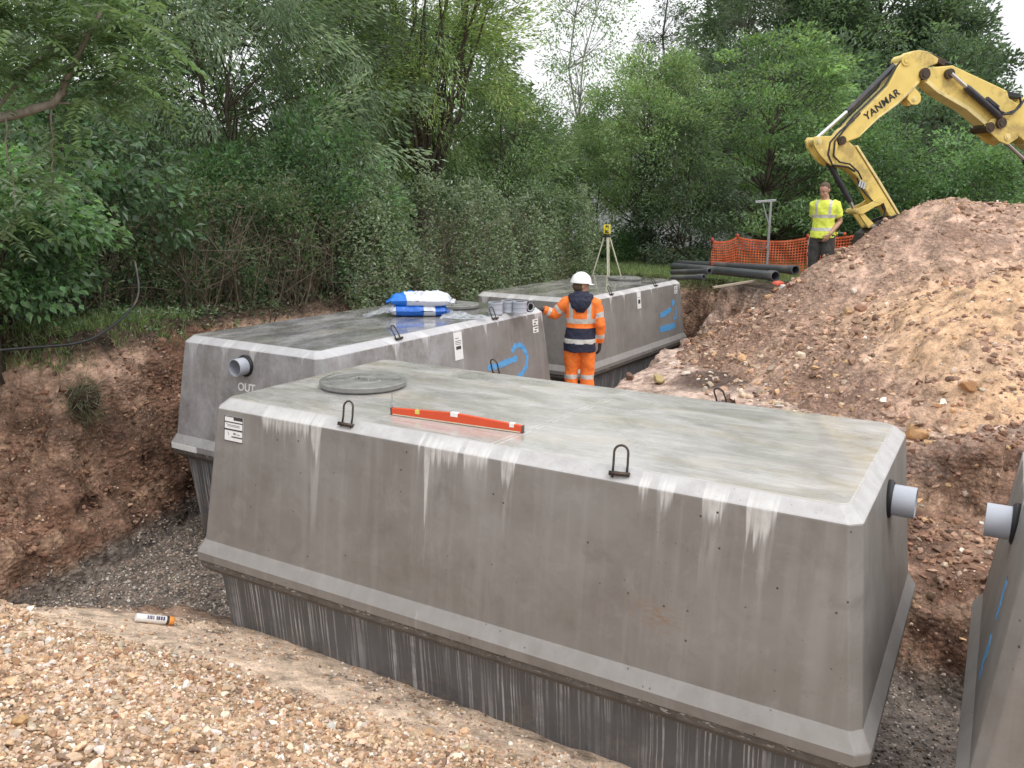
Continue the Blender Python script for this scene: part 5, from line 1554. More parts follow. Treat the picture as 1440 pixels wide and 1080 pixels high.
# house glimpsed between the trees
T = thing('house', 'white boarded house glimpsed between the trees behind the tripod', 'house', (5.3, 28.5, -1.6))
M_clad = plain('white_boarding', (.62, .63, .66), .6, 0, .06, 3)
mb = MB()
for k in range(16):
    mb.box((0, -.02 * (k % 2) * 0, .1 + k * .17), (6.0, .05, .172), (.10, 0, 0))
w_ = mb.build('wall', M_clad, T)
mb = MB(); mb.box((0, 2.6, 1.35), (6.0, 5.0, 2.7)); mb.build('rear_walls', M_clad, T)
for s in (-1, 1):
    mb = MB(); mb.box((s * 3.0, -.05, 1.38), (.2, .16, 2.76)); mb.build('corner_post', plain('white_gloss', (.8, .8, .8), .4), T)
mb = MB(); mb.add([(-3.3, -.35, 2.72), (3.3, -.35, 2.72), (3.3, 5.5, 2.72), (-3.3, 5.5, 2.72), (-3.3, 2.55, 4.0), (3.3, 2.55, 4.0)], [(0, 1, 5, 4), (2, 3, 4, 5), (1, 2, 5), (3, 0, 4), (3, 2, 1, 0)]); mb.build('roof', plain('slate_roof', (.07, .07, .08), .7), T)
mb = MB(); mb.box((1.2, -.06, 1.5), (1.1, .1, 1.1)); wn_ = mb.build('window', plain('window_frame', (.75, .75, .74), .4), T)
mb = MB(); mb.box((1.2, -.112, 1.5), (.96, .01, .96)); mb.build('pane', plain('dark_glass', (.02, .025, .03), .08), wn_)
# ------------------------------------------------------------------ excavator
EY = plain('excavator_yellow', (.78, .59, .17), .42, 0, .10, 3, dirt=(.20, .13, .06), dirt_amt=.55)
EY2 = plain('pale_yellow_plate', (.80, .66, .30), .45, 0, .1, 4, dirt=(.25, .17, .09), dirt_amt=.4)  # paler yellow: pins, and edge plates with light put in the colour
ED = plain('dark_cylinder_paint', (.035, .037, .045), .35, .1, .15, 6, dirt=(.14, .10, .07), dirt_amt=.4)
EC = plain('chromed_rod', (.62, .62, .62), .18, .95, .05)
EP = plain('greasy_pin', (.07, .05, .035), .5, .4, .3, 14, dirt=(.2, .12, .06))
EB = plain('worn_bucket_steel', (.045, .04, .037), .5, .4, .25, 8, dirt=(.16, .11, .08), dirt_amt=.6)
EH = plain('hydraulic_hose', (.02, .02, .022), .5)
O_ = Vector((6.6946, 15.3, -.2489)); AL = radians(12)
u_ = Vector((cos(AL), sin(AL), 0))
S0 = 6.2
base = O_ + u_ * S0; bz = gz(base.x, base.y)
X_ = thing('excavator', 'yellow tracked excavator reaching over the soil heap with its folded arm', 'excavator', (base.x, base.y, bz), AL)
dz_ = O_.z - bz
q = lambda s, z: (s - S0, z + dz_)
def plate(name, poly, half, mat, parent=X_, y=0, bevel=.012):
    mb = MB(); mb.prism([q(*p) for p in poly], y - half, y + half)
    return mb.build(name, mat, parent, bevel=bevel)
def rod(name, pts, r, mat, parent, y=0, n=14, smooth=True):
    mb = MB(); mb.tube([(q(*p)[0], y, q(*p)[1]) for p in pts], r, n)
    return mb.build(name, mat, parent, sharp=40)
def pin(p, r, half, mat, parent, y=0, name='pivot_pin'):
    x, z = q(*p); mb = MB()
    mb.lathe([(.001, -half - .012), (r * .55, -half - .012), (r * .6, -half), (r, -half), (r, half), (r * .6, half), (r * .55, half + .012), (.001, half + .012)], 18, (x, y, z), (pi / 2, 0, 0))
    return mb.build(name, mat, parent, sharp=40)
fore = [(-1.249, 1.376), (-1.173, 1.49), (-1.016, 1.63), (-.784, 1.85), (-.379, 2.247), (-.227, 2.559), (-.106, 2.736), (.03, 2.83), (.163, 2.853), (.325, 2.84), (.553, 2.736), (.541, 2.651), (.37, 2.588), (.29, 2.5), (.231, 2.311), (.096, 2.179), (-.161, 1.944), (-.5, 1.707), (-.846, 1.386), (-.957, 1.349), (-1.116, 1.294)]
B1 = plate('front_boom', fore, .13, EY, bevel=.018)
# lighter lower edge plate along the front boom
plate('edge_plate', [(.21, 2.33), (.085, 2.18), (-.17, 1.948), (-.505, 1.712), (-.85, 1.392), (-.83, 1.43), (-.51, 1.745), (-.18, 1.985), (.06, 2.205), (.18, 2.34)], .145, EY2, B1, bevel=.006)
ear = [(.06, 2.17), (.15, 2.25), (.25, 2.17), (.298, 2.1), (.298, 2.02), (.239, 1.965), (.122, 1.965), (.034, 2.05)]
for s in (-1, 1): plate('cylinder_ear', ear, .02, EY, B1, s * .10, .006)
pin((.165, 2.06), .045, .13, EY2, B1)
t_ = text_mesh('maker_lettering', 'YANMAR', .172, plain('black_decal', (.018, .018, .02), .4), B1, .002, .0045, 1.10)
cx, cz = q(-.455, 1.945)
an = math.atan2(2.184 - 1.684, .656)
t_.matrix_basis = Matrix.Translation((cx, -.1335, cz)) @ Matrix.Rotation(-an, 4, 'Y') @ Matrix.Rotation(pi / 2, 4, 'X')
for p, r in (((-.076, 2.682), .095), ((-1.153, 1.336), .075), ((.295, 2.468), .075)):
    pin(p, r, .15, EY if r > .09 else EP, B1)
stick = [(-1.369, 1.373), (-1.243, 1.41), (-1.09, 1.39), (-.989, 1.331), (-.862, 1.228), (-.382, .658), (.126, .049), (.103, .01), (-.078, .084), (-.239, .291), (-.409, .29), (-.546, .465), (-.795, .754), (-.957, .867), (-1.277, .933), (-1.364, 1.146)]
ST = plate('dipper_stick', stick, .10, EY, bevel=.015)
plate('edge_plate', [(-.862, 1.25), (-.39, .69), (.14, .05), (.17, .07), (-.35, .71), (-.83, 1.27)], .115, EY2, ST, bevel=.006)  # lit bottom face of the stick, its light painted as paler yellow
bell = [(-1.699, 1.331), (-1.663, 1.389), (-1.405, 1.406), (-1.275, 1.409), (-1.228, 1.263), (-1.235, 1.006), (-1.292, .913), (-1.412, .974), (-1.555, 1.099), (-1.657, 1.219)]
for s in (-1, 1): plate('crank_plate', bell, .025, EY, ST, s * .115, .008)
pin((-1.598, 1.317), .06, .15, EY2, ST)
rod('arm_cylinder_rod', [(-1.585, 1.345), (-.93, 1.905)], .032, EC, X_)
AC = rod('arm_cylinder', [(-1.02, 1.83), (-.96, 1.88), (-.37, 2.44), (-.20, 2.60)], [.05, .048, .048, .042], ED, X_)
for s in (-1, 1):
    rod('hose', [(-1.12, 1.38), (-1.06, 1.62), (-.95, 1.75), (-.70, 1.98), (-.42, 2.25), (-.27, 2.52), (-.16, 2.66)], .018, EH, B1, s * .10, 8)
rod('hose', [(-.86, 1.80), (-.92, 1.74), (-1.03, 1.64), (-1.22, 1.48), (-1.38, 1.30), (-1.40, 1.10), (-1.30, .93), (-1.0, .90), (-.86, .83)], .017, EH, ST, -.14, 8)
rod('hose', [(-.97, 1.68), (-1.05, 1.62), (-1.15, 1.50), (-1.30, 1.32), (-1.30, 1.08), (-1.18, .98), (-.98, .95), (-.80, .82), (-.72, .7)], .015, EH, ST, -.155, 8)
rod('hose', [(-.80, .72), (-.74, .60), (-.60, .45), (-.45, .33), (-.28, .29), (-.22, .18)], .014, EH, ST, -.13, 8)
rod('hose', [(-.26, .30), (-.20, .20), (-.22, .05), (-.33, -.1), (-.4, -.2)], .014, EH, ST, -.15, 8)
mb = MB()
for k in range(3): mb.box((q(-.70, .63)[0] + k * .045 - .04, -.125, q(-.70, .63)[1] - k * .02), (.035, .04, .11), (0, .2, 0))
mb.build('valve_block', EC, ST)
BC = rod('bucket_cylinder', [(-1.30, .99), (-1.23, .90), (-.80, .315)], [.05, .05, .047], ED, X_)
rod('bucket_cylinder_rod', [(-.81, .33), (-.70, .165)], .028, EC, BC)
link_outline = [(-.79, .14), (-.72, .105), (-.62, .11), (-.40, .235), (-.25, .29), (-.24, .37), (-.33, .42), (-.50, .30), (-.70, .215), (-.77, .20)]
for s in (-1, 1): plate('bucket_link', link_outline, .018, EY, X_, s * .125, .006)
pin((-.72, .158), .05, .15, EY, X_)
for s in (-1, 1): plate('bucket_link', [(-.70, .13), (-.62, .15), (-.36, -.06), (-.40, -.14), (-.47, -.13)], .02, EY, X_, s * .09, .006)
# bucket, partly sunk in the heap
bk = [(-.56, -.38), (-.50, -.22), (-.30, -.07), (-.12, .0), (.02, .06), (.16, .06), (.16, -.03), (.02, -.14), (-.16, -.26), (-.30, -.42), (-.40, -.56), (-.52, -.58)]
bk_ = plate('bucket', bk, .24, EB, bevel=.02)
for s in (-1, 1): plate('bucket_ear', [(-.44, -.2), (-.36, -.02), (.08, .12), (.18, .06), (.12, -.02), (-.1, -.14)], .02, EB, bk_, s * .14, .005)
pin((.06, .035), .06, .17, EP, bk_)
pin((-.40, -.10), .045, .17, EC, bk_)
for k in range(5):
    mb = MB(); x, z = q(-.46, -.62); mb.box((x, -.20 + k * .10, z), (.06, .06, .16), (0, -.1, 0), taper=(1, 1)); mb.build('bucket_tooth', EB, bk_, bevel=.005)
# rear boom
rear = [(.213, 2.45), (.30, 2.56), (.381, 2.583), (.731, 2.62), (.848, 2.635), (1.996, 2.259), (2.059, 2.13), (2.261, 2.044), (2.234, 1.873), (2.097, 1.722), (1.951, 1.63), (1.664, 1.652), (1.204, 1.929), (.585, 2.182), (.328, 2.342)]
RB = plate('rear_boom', rear, .125, EY, bevel=.018)
plate('edge_plate', [(.34, 2.33), (.60, 2.17), (1.21, 1.915), (1.66, 1.64), (1.70, 1.70), (1.24, 1.975), (.62, 2.225), (.37, 2.39)], .142, EY2, RB, bevel=.006)
pin((.295, 2.468), .10, .17, EP, RB); pin((.767, 2.486), .085, .20, EP, RB)
rod('adjust_cylinder_rod', [(.767, 2.486), (1.12, 2.26)], .035, EC, RB, -.2)
rod('adjust_cylinder', [(1.09, 2.275), (1.14, 2.245), (1.78, 1.85), (1.86, 1.79)], [.052, .062, .062, .045], ED, RB, -.2)
mb = MB(); mb.box((q(1.64, 2.03)[0], -.22, q(1.64, 2.03)[1]), (.30, .06, .06), (0, .53, 0)); mb.build('valve_block', ED, RB, bevel=.008)
rod('hose', [(1.62, 2.06), (1.75, 1.93), (1.95, 1.86), (2.14, 1.92), (2.24, 2.05), (2.2, 2.16)], .020, EH, RB, -.2, 8)
rod('hose', [(1.70, 2.0), (1.85, 1.84), (2.05, 1.86), (2.19, 1.98), (2.26, 2.10)], .018, EH, RB, -.24, 8)
for s in (-1, 1): rod('hose', [(.3, 2.76), (.52, 2.78), (.66, 2.70), (.84, 2.66)], .03, EH, RB, s * .06, 8)
mb = MB(); x, z = q(.57, 2.72); mb.box((x, 0, z), (.30, .2, .10), (0, .35, 0)); mb.build('hose_guard', EP, RB, bevel=.01)
mb = MB(); x, z = q(2.14, 2.20); mb.box((x, 0, z), (.34, .18, .09), (0, .12, 0)); mb.build('hose_guard', EH, RB, bevel=.01)
bracket = [(1.594, 1.65), (1.70, 1.76), (1.80, 1.80), (1.959, 1.80), (2.235, 1.638), (2.299, 1.461), (2.102, 1.338), (1.915, 1.393), (1.716, 1.536)]
for s in (-1, 1): plate('knuckle_bracket', bracket, .022, EY, X_, s * .16, .008)
pin((1.686, 1.623), .09, .20, EP, X_); pin((2.064, 1.471), .06, .20, EY2, X_); pin((1.88, 1.70), .095, .24, EP, X_)
bs = [(2.055, 1.765), (2.252, 2.035), (2.315, 2.153), (2.47, 2.167), (3.129, 1.96), (4.30, 1.36), (5.05, .62), (4.85, .42), (4.40, .60), (3.519, .98), (2.88, 1.24), (2.529, 1.377), (2.155, 1.576)]
BB = plate('boom_base', bs, .16, EY, bevel=.018)
plate('edge_plate', [(2.53, 1.365), (2.88, 1.225), (3.52, .965), (4.4, .585), (4.42, .64), (3.55, 1.03), (2.9, 1.295), (2.55, 1.43)], .175, EY2, BB, bevel=.006)
sq = text_mesh('side_decal', 'V', .001, EY2, BB)
bpy.data.objects.remove(sq)
mb = MB(); x, z = q(2.62, 1.80); mb.box((x, -.1625, z), (.22, .004, .10), (0, .45, 0)); mb.build('pale_decal', M_white, BB)
rod('boom_cylinder_rod', [(2.12, 1.44), (2.75, 1.02)], .036, EC, X_, -.02)
rod('boom_cylinder', [(2.62, 1.11), (2.70, 1.055), (4.5, -.1)], [.06, .075, .075], ED, X_, -.02)
# machine body (beyond the picture edge)
def lb(name, c, d, mat, parent=X_, bevel=.03, rot=None, taper=(1, 1)):
    mb = MB(); mb.box(c, d, rot, taper=taper); return mb.build(name, mat, parent, bevel=bevel)
for s in (-1, 1):
    mb = MB(); mb.prism([(-1.15, .12), (-1.35, .36), (-1.2, .60), (-.95, .68), (.95, .68), (1.2, .60), (1.35, .36), (1.15, .12), (.95, .02), (-.95, .02)], s * .95 - .2, s * .95 + .2)
    tr_ = mb.build('track', EH, X_, bevel=.02)
    for k in range(5):
        mb = MB(); mb.lathe([(.001, -.21), (.12, -.21), (.14, -.2), (.14, .2), (.12, .21), (.001, .21)], 16, (-.9 + k * .45, s * .95, .2), (pi / 2, 0, 0)); mb.build('track_roller', EP, tr_)
lb('slew_ring', (0, 0, .74), (1.1, 1.1, .16), EP)
lb('upper_frame', (.1, 0, .98), (2.3, 2.1, .32), ED)
lb('engine_cover', (.85, 0, 1.5), (.95, 2.05, .76), EY, bevel=.12)
lb('side_cover', (-.35, .65, 1.42), (1.45, .75, .6), EY, bevel=.08)
CB = lb('cab', (-.35, -.55, 1.86), (1.35, .98, 1.55), EY, bevel=.10, taper=(.9, .92))
lb('cab_glass', (-.36, -1.035, 2.1), (1.0, .012, .85), plain('cab_glass', (.02, .03, .035), .05), CB, .0, (.05, 0, 0))
lb('cab_glass', (-1.0, -.55, 2.05), (.012, .78, 1.0), plain('cab_glass2', (.02, .03, .035), .05), CB, .0, (0, .08, 0))
lb('dozer_blade', (-1.75, 0, .32), (.12, 2.2, .48), EY, bevel=.03)
lb('swing_post', (-1.25, .1, .98), (.45, .5, .75), EY, bevel=.06)
# ------------------------------------------------------------------ people
SKIN = plain('skin', (.46, .26, .18), .5, 0, .08, 14)
HAIR = plain('short_brown_hair', (.10, .065, .04), .8, 0, .3, 60)
ORG = plain('orange_work_fabric', (.86, .20, .03), .75, 0, .10, 10, dirt=(.62, .11, .018), dirt_amt=.5)
NAVY = plain('navy_work_fabric', (.016, .018, .042), .75, 0, .2, 10)
SILV = plain('silver_reflective_tape', (.50, .49, .46), .4, 0, .10, 16)
YELF = plain('yellow_work_shirt', (.70, .80, .10), .75, 0, .06, 10, dirt=(.58, .68, .07), dirt_amt=.4)
GREY = plain('dark_grey_trousers', (.055, .053, .05), .8, 0, .2, 10)
GLOVE = plain('black_glove', (.014, .014, .016), .6)
BOOT = plain('work_boot', (.05, .036, .025), .7, 0, .2, 12)
HELM = plain('white_helmet', (.80, .80, .80), .28, 0, .03)

def hand_mb(w, d, pn, thumb, scale=1.0, curl=.5, spread=.06):
    """w wrist, d pointing direction, pn palm normal (fingers curl to it), thumb = side vector"""
    w = Vector(w); d = Vector(d).normalized(); pn = (Vector(pn) - d * Vector(pn).dot(d)).normalized(); s = d.cross(pn)
    if s.dot(Vector(thumb)) < 0: s = -s
    mb = MB(); k = scale
    mb.tube([w - d * .02, w + d * .015, w + d * .055 * k, w + d * .095 * k], [(.028 * k, .020 * k), (.032 * k, .018 * k), (.042 * k, .016 * k), (.040 * k, .013 * k)], 12, ref=s)
    lens = [.070, .078, .073, .058]
    for i in range(4):
        o = (1.5 - i) / 1.5
        b = w + d * (.088 - .006 * abs(o)) * k + s * o * .031 * k
        dd = (d + s * o * spread).normalized(); P = [b - dd * .012]; ang = curl * (.35 + .08 * i)
        p = b.copy(); P.append(p.copy()); a = 0
        for j, fr in enumerate((.45, .32, .23)):
            a += ang
            v = dd * cos(a) + pn * sin(a); p = p + v * lens[i] * fr * k; P.append(p.copy())
        mb.tube(P, [.0095 * k, .0098 * k, .009 * k, .0082 * k, .0062 * k], 8)
    b = w + d * .03 * k + s * .028 * k
    t1 = (d * .6 + s * .75 + pn * .25).normalized(); t2 = (d * .85 + s * .35 + pn * .45).normalized()
    mb.tube([b - t1 * .01, b + t1 * .035 * k, b + t1 * .035 * k + t2 * .03 * k, b + t1 * .035 * k + t2 * .052 * k], [.014 * k, .0125 * k, .0105 * k, .007 * k], 8)
    return mb

def head_parts(mb, c, yaw, pitch):
    R = Matrix.Rotation(yaw, 3, 'Z') @ Matrix.Rotation(pitch, 3, 'X')   # front is -Y
    H = lambda x, y, z: Vector(c) + R @ Vector((x, y, z))
    rot = R.to_euler()
    mb.sphere(H(0, .012, .03), (.076, .096, .092), 20, 14, rot)
    mb.sphere(H(0, -.028, -.045), (.058, .066, .066), 18, 12, rot)      # jaw
    mb.sphere(H(0, -.072, -.088), (.024, .020, .017), 10, 8, rot)       # chin
    mb.tube([H(0, -.088, .012), H(0, -.108, -.022), H(0, -.092, -.036)], [.009, .015, .012], 8)   # nose
    for s in (-1, 1):
        mb.sphere(H(s * .03, -.078, .022), (.022, .012, .008), 10, 8, rot)      # brow
        mb.sphere(H(s * .038, -.066, -.022), (.022, .02, .017), 10, 8, rot)     # cheek
        mb.sphere(H(s * .077, .012, -.005), (.010, .020, .030), 10, 8, rot)     # ear
    mb.sphere(H(0, -.088, -.058), (.022, .010, .006), 10, 6, rot)       # lips
    mb.sphere(H(0, -.086, -.068), (.019, .010, .006), 10, 6, rot)
    return H, rot
def face_details(T, H, rot):
    for s in (-1, 1):
        mb = MB(); mb.sphere(H(s * .031, -.079, .004), (.011, .007, .006), 10, 8, rot); e = mb.build('eye', plain('eye_white', (.55, .52, .5), .2), T, smooth=True)
        mb = MB(); mb.sphere(H(s * .031, -.0845, .004), (.005, .003, .005), 8, 6, rot); mb.build('iris', plain('dark_iris', (.03, .02, .015), .2), e, smooth=True)
    mb = MB()
    for s in (-1, 1): mb.tube([H(s * .016, -.092, .024), H(s * .032, -.090, .029), H(s * .050, -.076, .022)], [.004, .005, .003], 6)
    mb.build('eyebrows', HAIR, T, smooth=True)
    mb = MB(); mb.tube([H(-.02, -.094, -.062), H(0, -.098, -.0635), H(.02, -.094, -.062)], [.002, .003, .002], 6); mb.build('mouth', plain('lip_line', (.22, .09, .07), .5), T, smooth=True)

def body_shapes(mb, J, k=0.0, torso=True, arms=(1, 1), legs=True, armlen=(1, 1), hem=None, top=1.46):
    """adds the tapered limbs; k is the thickness of cloth over the body"""
    if torso:
        rings = [(.84, .162, .112), (.93, .172, .118), (1.02, .16, .112), (1.12, .155, .108), (1.25, .172, .116), (1.36, .185, .112), (1.43, .15, .09), (1.475, .085, .07)]
        if hem is not None: rings = [r for r in rings if r[0] >= hem + .02]; rings = [(z, a + .030 * max(0, 1.1 - z) / .3, c + .034 * max(0, 1.1 - z) / .3) for z, a, c in rings]; rings.insert(0, (hem, rings[0][1] + .002, rings[0][2] + .002))
        rings = [r for r in rings if r[0] <= top + .03]
        b = J.get('bend', 0)
        mb.tube([(J.get('sway', 0) * (z - .9), b * max(0, z - 1.0) ** 1.5, z) for z, _, _ in rings], [(a + k, c + k) for _, a, c in rings], 22, ref=(1, 0, 0))
    for i, s in ((0, 'L'), (1, 'R')):
        if arms[i]:
            sh, el, wr = Vector(J['sh' + s]), Vector(J['el' + s]), Vector(J['wr' + s])
            f = armlen[i]
            pts = [sh + Vector((-.05 if sh.x > 0 else .05, 0, .015)), sh, sh + (el - sh) * .5, el, el + (wr - el) * .35, wr]
            rad = [.062, .066, .056, .046, .045, .032]
            if f < 1:   # short sleeve
                pts = pts[:2] + [sh + (el - sh) * f * .5, sh + (el - sh) * f]; rad = [.062, .068, .062, .060]
            mb.tube(pts, [r + k for r in rad], 14)
    if legs:
        for s in ('L', 'R'):
            hp, kn, an = Vector(J['hp' + s]), Vector(J['kn' + s]), Vector(J['an' + s])
            mb.tube([hp + Vector((0, 0, .06)), hp, hp + (kn - hp) * .5, kn, kn + (an - kn) * .35, an + Vector((0, 0, .02 if k else -.02))], [.075 + k, .086 + k, .076 + k, .058 + k, .058 + k, (.040 + k * 2.0)], 16)
def boots(T, J, turn):
    for s in ('L', 'R'):
        a = Vector(J['an' + s]); f = Vector((turn.get(s, 0), -1, 0)).normalized()
        mb = MB(); mb.tube([a + Vector((0, 0, .10)), a + Vector((0, 0, .02)), a + Vector((0, 0, -.02))], [.052, .052, .05], 14)
        mb.tube([a - f * .05 + Vector((0, 0, -.04)), a + f * .06 + Vector((0, 0, -.032)), a + f * .15 + Vector((0, 0, -.042)), a + f * .19 + Vector((0, 0, -.05))], [(.045, .045), (.05, .045), (.05, .035), (.035, .025)], 14, ref=(1, 0, 0))
        fused('boot', mb, .012, BOOT, T)
def seg_t(c, a, b):
    a = np.array(a); b = np.array(b); e = b - a
    t = ((c - a) @ e) / (e @ e); tt = np.clip(t, 0, 1)
    return t, np.linalg.norm(c - (a + tt[:, None] * e), axis=1)

# ---- worker in orange, seen from behind, resting his left hand on the middle tank
wx, wy = .87, 10.72; wz = gz(wx, wy)
J = dict(shL=(.185, .0, 1.40), elL=(.345, -.02, 1.235), wrL=(.475, .045, 1.315), shR=(-.185, 0, 1.40), elR=(-.255, .03, 1.125), wrR=(-.255, -.05, .90),
         hpL=(.092, 0, .90), knL=(.10, -.02, .49), anL=(.105, .03, .085), hpR=(-.092, 0, .90), knR=(-.105, -.03, .49), anR=(-.11, .02, .085))
W1 = thing('person', 'worker in orange jacket and white helmet seen from behind, hand on a tank', 'person', (wx, wy, wz), radians(180 - 8))
mb = MB(); body_shapes(mb, J, -.012)
H1, r1 = head_parts(mb, (0, -.02, 1.615), radians(-62), radians(4))
mb.tube([(0, .005, 1.44), (0, 0, 1.50), (0, -.012, 1.56)], [.062, .056, .056], 14)
fused('body', mb, .011, SKIN, W1)
face_details(W1, H1, r1)
mb = MB(); body_shapes(mb, J, .022, legs=False, hem=.785)
mb.tube([(0, 0, 1.43), (0, -.004, 1.50)], [.085, .082], 16)
def cl1(c, n):
    z = c[:, 2]
    m = np.zeros(len(c), int)
    tL, dL = seg_t(c, J['shL'], J['elL']); tL2, dL2 = seg_t(c, J['elL'], J['wrL'])
    tR, dR = seg_t(c, J['shR'], J['elR']); tR2, dR2 = seg_t(c, J['elR'], J['wrR'])
    arm = (np.abs(c[:, 0]) > .20) & (np.minimum(np.minimum(dL, dL2), np.minimum(dR, dR2)) < .10)
    m[z < 1.095] = 1
    m[(z < .955) & (z > .90)] = 2
    m[(z < 1.215) & (z > 1.155)] = 2
    m[(z > 1.155) & (z < 1.44) & (np.abs(np.abs(c[:, 0]) - .115) < .026)] = 2
    a = m.copy(); a[:] = 0
    lo = np.minimum(dL2, dR2) < np.minimum(dL, dR)
    tu = np.where(c[:, 0] > 0, tL, tR); tf = np.where(c[:, 0] > 0, tL2, tR2)
    a[(~lo) & (tu > .42) & (tu < .64)] = 2
    a[lo & (tf > .45) & (tf < .68)] = 2
    m[arm] = a[arm]
    return m
JK = fused('jacket', mb, .010, [ORG, NAVY, SILV], W1, 5, .028, .10, cl1)
mb = MB()
mb.tube([(0, .10, 1.49), (0, .125, 1.44), (0, .135, 1.37), (0, .128, 1.30)], [(.13, .05), (.145, .062), (.11, .055), (.045, .03)], 16, ref=(1, 0, 0))
mb.tube([(-.12, -.03, 1.475), (-.12, .06, 1.49), (-.07, .12, 1.49), (.07, .12, 1.49), (.12, .06, 1.49), (.12, -.03, 1.475)], .042, 12)
mb.tube([(-.08, -.03, 1.52), (-.075, .05, 1.535), (0, .075, 1.535), (.075, .05, 1.535), (.08, -.03, 1.52)], .028, 12)
fused('hood', mb, .010, NAVY, W1, 4, .03, .06)
mb = MB(); body_shapes(mb, J, .030, torso=False, arms=(0, 0)); mb.tube([(0, 0, .80), (0, 0, .96)], [(.165, .115), (.16, .11)], 18, ref=(1, 0, 0))
def cl2(c, n):
    m = np.zeros(len(c), int); z = c[:, 2]
    m[((z < .475) & (z > .425)) | ((z < .33) & (z > .28))] = 1
    return m
fused('trousers', mb, .011, [ORG, SILV], W1, 5, .034, .10, cl2)
boots(W1, J, {'L': .15, 'R': -.15})
fused('glove', hand_mb((.478, .046, 1.318), (.80, .30, -.08), (.1, -.1, -1), (0, -1, 0), 1.1, .45), .005, GLOVE, W1, 3)
fused('glove', hand_mb((-.255, -.048, .90), (.02, -.10, -1), (.9, -.3, 0), (0, -1, 0), 1.12, .7), .005, GLOVE, W1, 3)
# helmet
mb = MB()
Rh = Matrix.Rotation(radians(-62), 3, 'Z') @ Matrix.Rotation(radians(4), 3, 'X')
prof = [(.118, 0), (.124, .004), (.120, .03), (.108, .075), (.085, .108), (.05, .128), (.02, .134), (.001, .135)]
vs = []; fs = []; n = 32
for r, z in prof:
    for k in range(n):
        a = 2 * pi * k / n
        vs.append(Vector((.0, -.02, 1.655)) + Rh @ Vector((r * .93 * cos(a), r * 1.14 * sin(a) + .008, z)))
for i in range(len(prof) - 1):
    for k in range(n): l = (k + 1) % n; fs.append((i * n + k, i * n + l, (i + 1) * n + l, (i + 1) * n + k))
mb.add(vs, fs)
HLM = mb.build('helmet', HELM, W1, sharp=50)
md = HLM.modifiers.new('s', 'SOLIDIFY'); md.thickness = .004
mb = MB(); vs = []; fs = []
for i in range(15):
    a = -pi / 2 + (i / 14 - .5) * 2.3
    for r in (1.0, 1.22 + .14 * cos((i / 14 - .5) * 2.3)):
        vs.append(Vector((.0, -.02, 1.655)) + Rh @ Vector((.118 * .93 * r * cos(a), .118 * 1.14 * r * sin(a) + .008, .006 - .035 * (r - 1))))
for i in range(14): fs.append((i * 2, i * 2 + 1, i * 2 + 3, i * 2 + 2))
mb.add(vs, fs); pk_ = mb.build('peak', HELM, HLM, smooth=True); md = pk_.modifiers.new('s', 'SOLIDIFY'); md.thickness = .005
mb = MB(); P = []
for i in range(11):
    a = -1.25 + 2.5 * i / 10
    P.append(Vector((.0, -.02, 1.655)) + Rh @ Vector((0, .124 * sin(a) + .008, .02 + .115 * cos(a))))
mb.tube(P, .012, 8); mb.build('ridge', HELM, HLM, smooth=True)
mb = MB(); mb.sphere(H1(0, .035, .0), (.080, .085, .075), 16, 10, r1); mb.build('hair', HAIR, W1, smooth=True)

# ---- man in the yellow shirt behind the heap
px_, py_ = 5.17, 14.3; pz_ = gz(px_, py_)
J2 = dict(shL=(.165, .01, 1.395), elL=(.245, .06, 1.13), wrL=(.135, -.15, .93), shR=(-.165, .01, 1.395), elR=(-.175, .13, 1.14), wrR=(.02, .20, .98),
          hpL=(.092, 0, .90), knL=(.11, -.03, .49), anL=(.11, .03, .085), hpR=(-.092, 0, .90), knR=(-.10, -.01, .49), anR=(-.12, .03, .085), bend=-.06)
W2 = thing('person', 'bareheaded man in yellow shirt and dark trousers looking down beside the heap', 'person', (px_, py_, pz_), radians(-30))
W2.scale = (1.03,) * 3
mb = MB(); body_shapes(mb, J2, -.004)
H2, r2 = head_parts(mb, (-.012, -.06, 1.615), radians(-18), radians(26))
mb.tube([(0, -.01, 1.43), (0, -.02, 1.50), (-.005, -.035, 1.55)], [.07, .062, .06], 14)
fused('body', mb, .011, SKIN, W2)
face_details(W2, H2, r2)
mb = MB(); mb.sphere(H2(0, .020, .040), (.0785, .0965, .092), 22, 14, r2); mb.sphere(H2(0, .055, -.005), (.066, .065, .06), 16, 10, r2)
hr = mb.build('hair', HAIR, W2, smooth=True)
# trim the hair to a cropped cap: move everything in front of the hairline inside the skull
Rh2 = Matrix(r2.to_matrix()).inverted(); cc_ = H2(0, 0, 0)
for v in hr.data.vertices:
    l = Rh2 @ (v.co - cc_)
    if l.y < -.03 and l.z < .085: v.co = cc_ + (v.co - cc_) * .78
for s, (w, d, pn, th) in enumerate((((.135, -.15, .93), (-.45, -.15, -.85), (-.6, .5, .1), (-.3, -1, 0)), ((.02, .20, .98), (.95, -.05, -.25), (0, .2, 1), (0, -1, .3)))):
    fused('hand', hand_mb(w, d, pn, th, 1.0, .75), .005, SKIN, W2, 3)
mb = MB(); body_shapes(mb, J2, .014, legs=False, hem=.865, armlen=(.74, .74)); mb.tube([(0, -.005, 1.43), (0, -.012, 1.478)], [.085, .074], 16)
def cl3(c, n):
    m = np.zeros(len(c), int); z = c[:, 2]
    tL, dL = seg_t(c, J2['shL'], J2['elL']); tR, dR = seg_t(c, J2['shR'], J2['elR'])
    arm = (np.abs(c[:, 0]) > .195)
    t = ((z < 1.235) & (z > 1.185)) | ((z < 1.03) & (z > .98)) | ((z > 1.2) & (np.abs(np.abs(c[:, 0]) - .105) < .023))
    m[t & ~arm] = 1
    return m
fused('shirt', mb, .010, [YELF, SILV], W2, 5, .026, .09, cl3)
